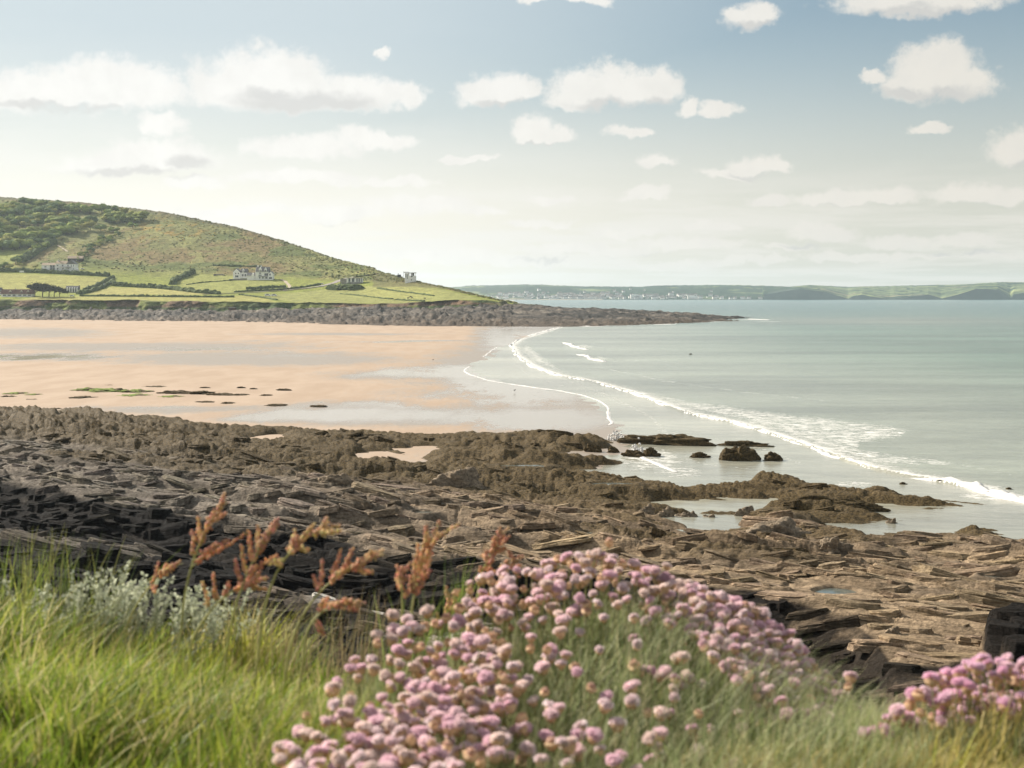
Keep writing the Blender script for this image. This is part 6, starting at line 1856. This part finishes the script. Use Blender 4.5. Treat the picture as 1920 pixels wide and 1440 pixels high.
def Y_main(a, b):
    r__ = b - np.interp(a, ridge_x, ridge_y)
    return np.interp(r__, [0, 60, 150, 300, 420], [2.66, 2.5, 2.28, 2.0, 1.85]) - 0.25 * sst(np.array(a), 1400, 1620)
Hm = scatter_heads(296, TOP, dens_main, Y_main, 61, 9)
def dens_left(a, b, s_):
    return max(0.12, 0.95 * math.exp(-(((a - (1010 - 0.85 * (b - 1130))) / 125.0) ** 2))) if (a <= 960) else 0
LEFT = [(700, 1200), (760, 1160), (830, 1120), (900, 1085), (1000, 1100), (1010, 1250), (960, 1350), (1000, 1470), (500, 1470), (520, 1390), (600, 1300), (650, 1265)]
Hl = scatter_heads(270, LEFT, dens_left, lambda a, b: np.interp(b, [1080, 1200, 1320, 1470], [2.6, 2.3, 2.0, 1.72]), 62, 10)
extra_l = [(625, 1298), (665, 1242), (698, 1243), (737, 1160), (740, 1190), (735, 1205), (765, 1210), (795, 1178), (560, 1378), (527, 1410), (525, 1432)]
Hl = [P3(a, b, float(np.interp(b, [1080, 1200, 1320, 1470], [2.6, 2.3, 2.0, 1.72]))) for a, b in extra_l] + Hl
extra_m = [(1142, 1020), (1150, 1052), (1145, 1060), (1045, 1050), (1062, 1052), (1088, 1052), (1000, 1320), (1048, 1332), (982, 1375), (1135, 1330), (1185, 1322), (1240, 1345), (1270, 1240), (1265, 1278), (1290, 1277), (1195, 1215), (1250, 1065), (1595, 1275), (1052, 1250), (1078, 1255)]
Hm = [P3(a, b, float(Y_main(a, b))) for a, b in extra_m] + Hm[:278]
r2 = np.random.default_rng(63)
def cushion_leaves(n, cx, cy, rx, ry, h0, h1, r_):
    a = r_.uniform(0, 2 * pi, n); rr = np.sqrt(r_.random(n))
    return (cx + np.cos(a) * rr * rx, cy + np.sin(a) * rr * ry, r_.uniform(h0, h1, n), 0)
t = thrift('thrift_cushion', 'big domed cushion of pale pink thrift in the centre foreground', Hm, (0.22, 2.3, 0), HEADS, cushion_leaves(24000, 0.16, 2.25, 0.50, 0.58, 0.03, 0.14, r2), 64)
t = thrift('thrift_cushion', 'sloping drift of paler thrift heads spilling down to the left of the dome', Hl, (-0.18, 2.0, 0), HEADS, cushion_leaves(7000, -0.17, 2.05, 0.26, 0.5, 0.03, 0.09, r2), 65)
Hsh = scatter_heads(230, SHO, lambda a, b, s_: 0.25 + 0.75 * math.exp(-((b - np.interp(a, ridge_x, ridge_y)) / 90.0) ** 2), Y_main, 69, 11)
Hsh = [P3(1595, 1275, 2.35), P3(1590, 1290, 2.3)] + Hsh
t = thrift('thrift_cushion', 'dense right shoulder of the pink cushion falling towards the dark gap', Hsh, (0.45, 2.35, 0), HEADS[:3], cushion_leaves(5000, 0.46, 2.3, 0.14, 0.35, 0.04, 0.12, r2), 70)
RIGHT = [(1615, 1395), (1640, 1360), (1700, 1330), (1720, 1300), (1760, 1270), (1800, 1262), (1830, 1230), (1870, 1232), (1960, 1250), (2080, 1260), (2080, 1340), (1900, 1345), (1700, 1385)]
Hr = scatter_heads(150, RIGHT, lambda a, b, s_: 0.9, lambda a, b: 2.12 + 0.12 * r2.normal() * .5, 66, 10)
Hr = [P3(1842, 1242, 2.05), P3(1880, 1262, 2.0), P3(1765, 1285, 2.1), P3(1800, 1268, 2.15), P3(1655, 1375, 2.1), P3(1712, 1310, 2.1)] + Hr
t = thrift('thrift_cushion', 'smaller clump of deeper mauve thrift at the right edge', Hr, (0.72, 2.12, 0), HEADM, cushion_leaves(6000, 0.74, 2.12, 0.26, 0.16, 0.05, 0.13, r2), 67)
Hs_ = [P3(a, b, 3.0) for a, b in [(55, 1190), (64, 1212), (72, 1208), (82, 1206), (100, 1204), (114, 1219), (12, 1196)]]
t = thrift('thrift_cushion', 'tiny group of pink thrift in the grass at the left', Hs_, (-0.99, 3.0, 0), HEADS, cushion_leaves(400, -0.99, 3.0, 0.07, 0.05, 0.02, 0.06, r2), 68)

# ------------------------------------------------------------------ rock details on the shelf, pools
for a, b, w, h, lab, kd in [(862, 915, 92, 42, 'large rounded boulder split by cracks on the middle of the shelf', 'bare'), (1400, 968, 34, 22, 'square block beside the tidal pool on the right', 'bare'),
                            (1672, 990, 30, 20, 'upright stub of rock at the sea edge on the right', 'bare'), (1235, 880, 90, 22, 'dark weedy hump at the edge of the foaming channel', 'weed'),
                            (625, 905, 60, 20, 'pale rounded boulder left of the large cracked one', 'bare'), (1330, 985, 50, 22, 'rounded block at the end of the row of blocks by the pool', 'bare'),
                            (1286, 975, 44, 20, 'second rounded block from the pool', 'bare'), (1245, 967, 36, 18, 'third rounded block from the pool', 'bare'),
                            (1210, 960, 34, 16, 'leftmost rounded block in the row by the pool', 'bare'), (1676, 1192, 30, 18, 'round boulder wedged in the dark cleft', 'bare'), (1560, 1030, 60, 26, 'rounded outcrop right of the pools', 'bare'),
                            (1460, 1000, 110, 30, 'broad hump of tan rock right of the square block', 'bare')]:
    x, y, z_ = shelf(a, b)
    o = rock_thing(a, b, w, h, lab, kd, 'boulders on the rock shelf', name='boulder', z=float(np.clip(z_, 0, 8)))
    o.location = (x, y, z_ - 0.35 * h / FPX * y)
for cx, cy, rx, ry, zp in POOLS:
    n = 24
    v = [(rx * 1.12 * cos(2 * pi * k_ / n), ry * 1.12 * sin(2 * pi * k_ / n), 0) for k_ in range(n)] + [(0, 0, 0)]
    o = link('rock_pool', mesh_np('rock_pool', v, [(k_, (k_ + 1) % n, n) for k_ in range(n)], M['pool']), loc=(cx, cy, zp - 0.08))
    tag(o, 'small bright pool of water lying in the rock shelf', kind='structure')

# ------------------------------------------------------------------ haze
hz = bpy.data.materials.new('sea_air'); hz.use_nodes = True; hz.node_tree.nodes.clear()
T = NT(hz.node_tree)
vol = T.n('ShaderNodeVolumePrincipled', ins={'Color': (0.74, 0.90, 1.0, 1), 'Density': 4.0e-5, 'Anisotropy': 0.35})
o_ = T.n('ShaderNodeOutputMaterial'); T.link(vol.outputs[0], o_.inputs['Volume'])
me = MB().box(-16500, 16500, -1500, 11800, -6, 200).mesh('haze', hz)
tag(link('haze', me), 'thin bluish sea air over the bay', None, kind='stuff')
S.cycles.volume_step_rate = 1
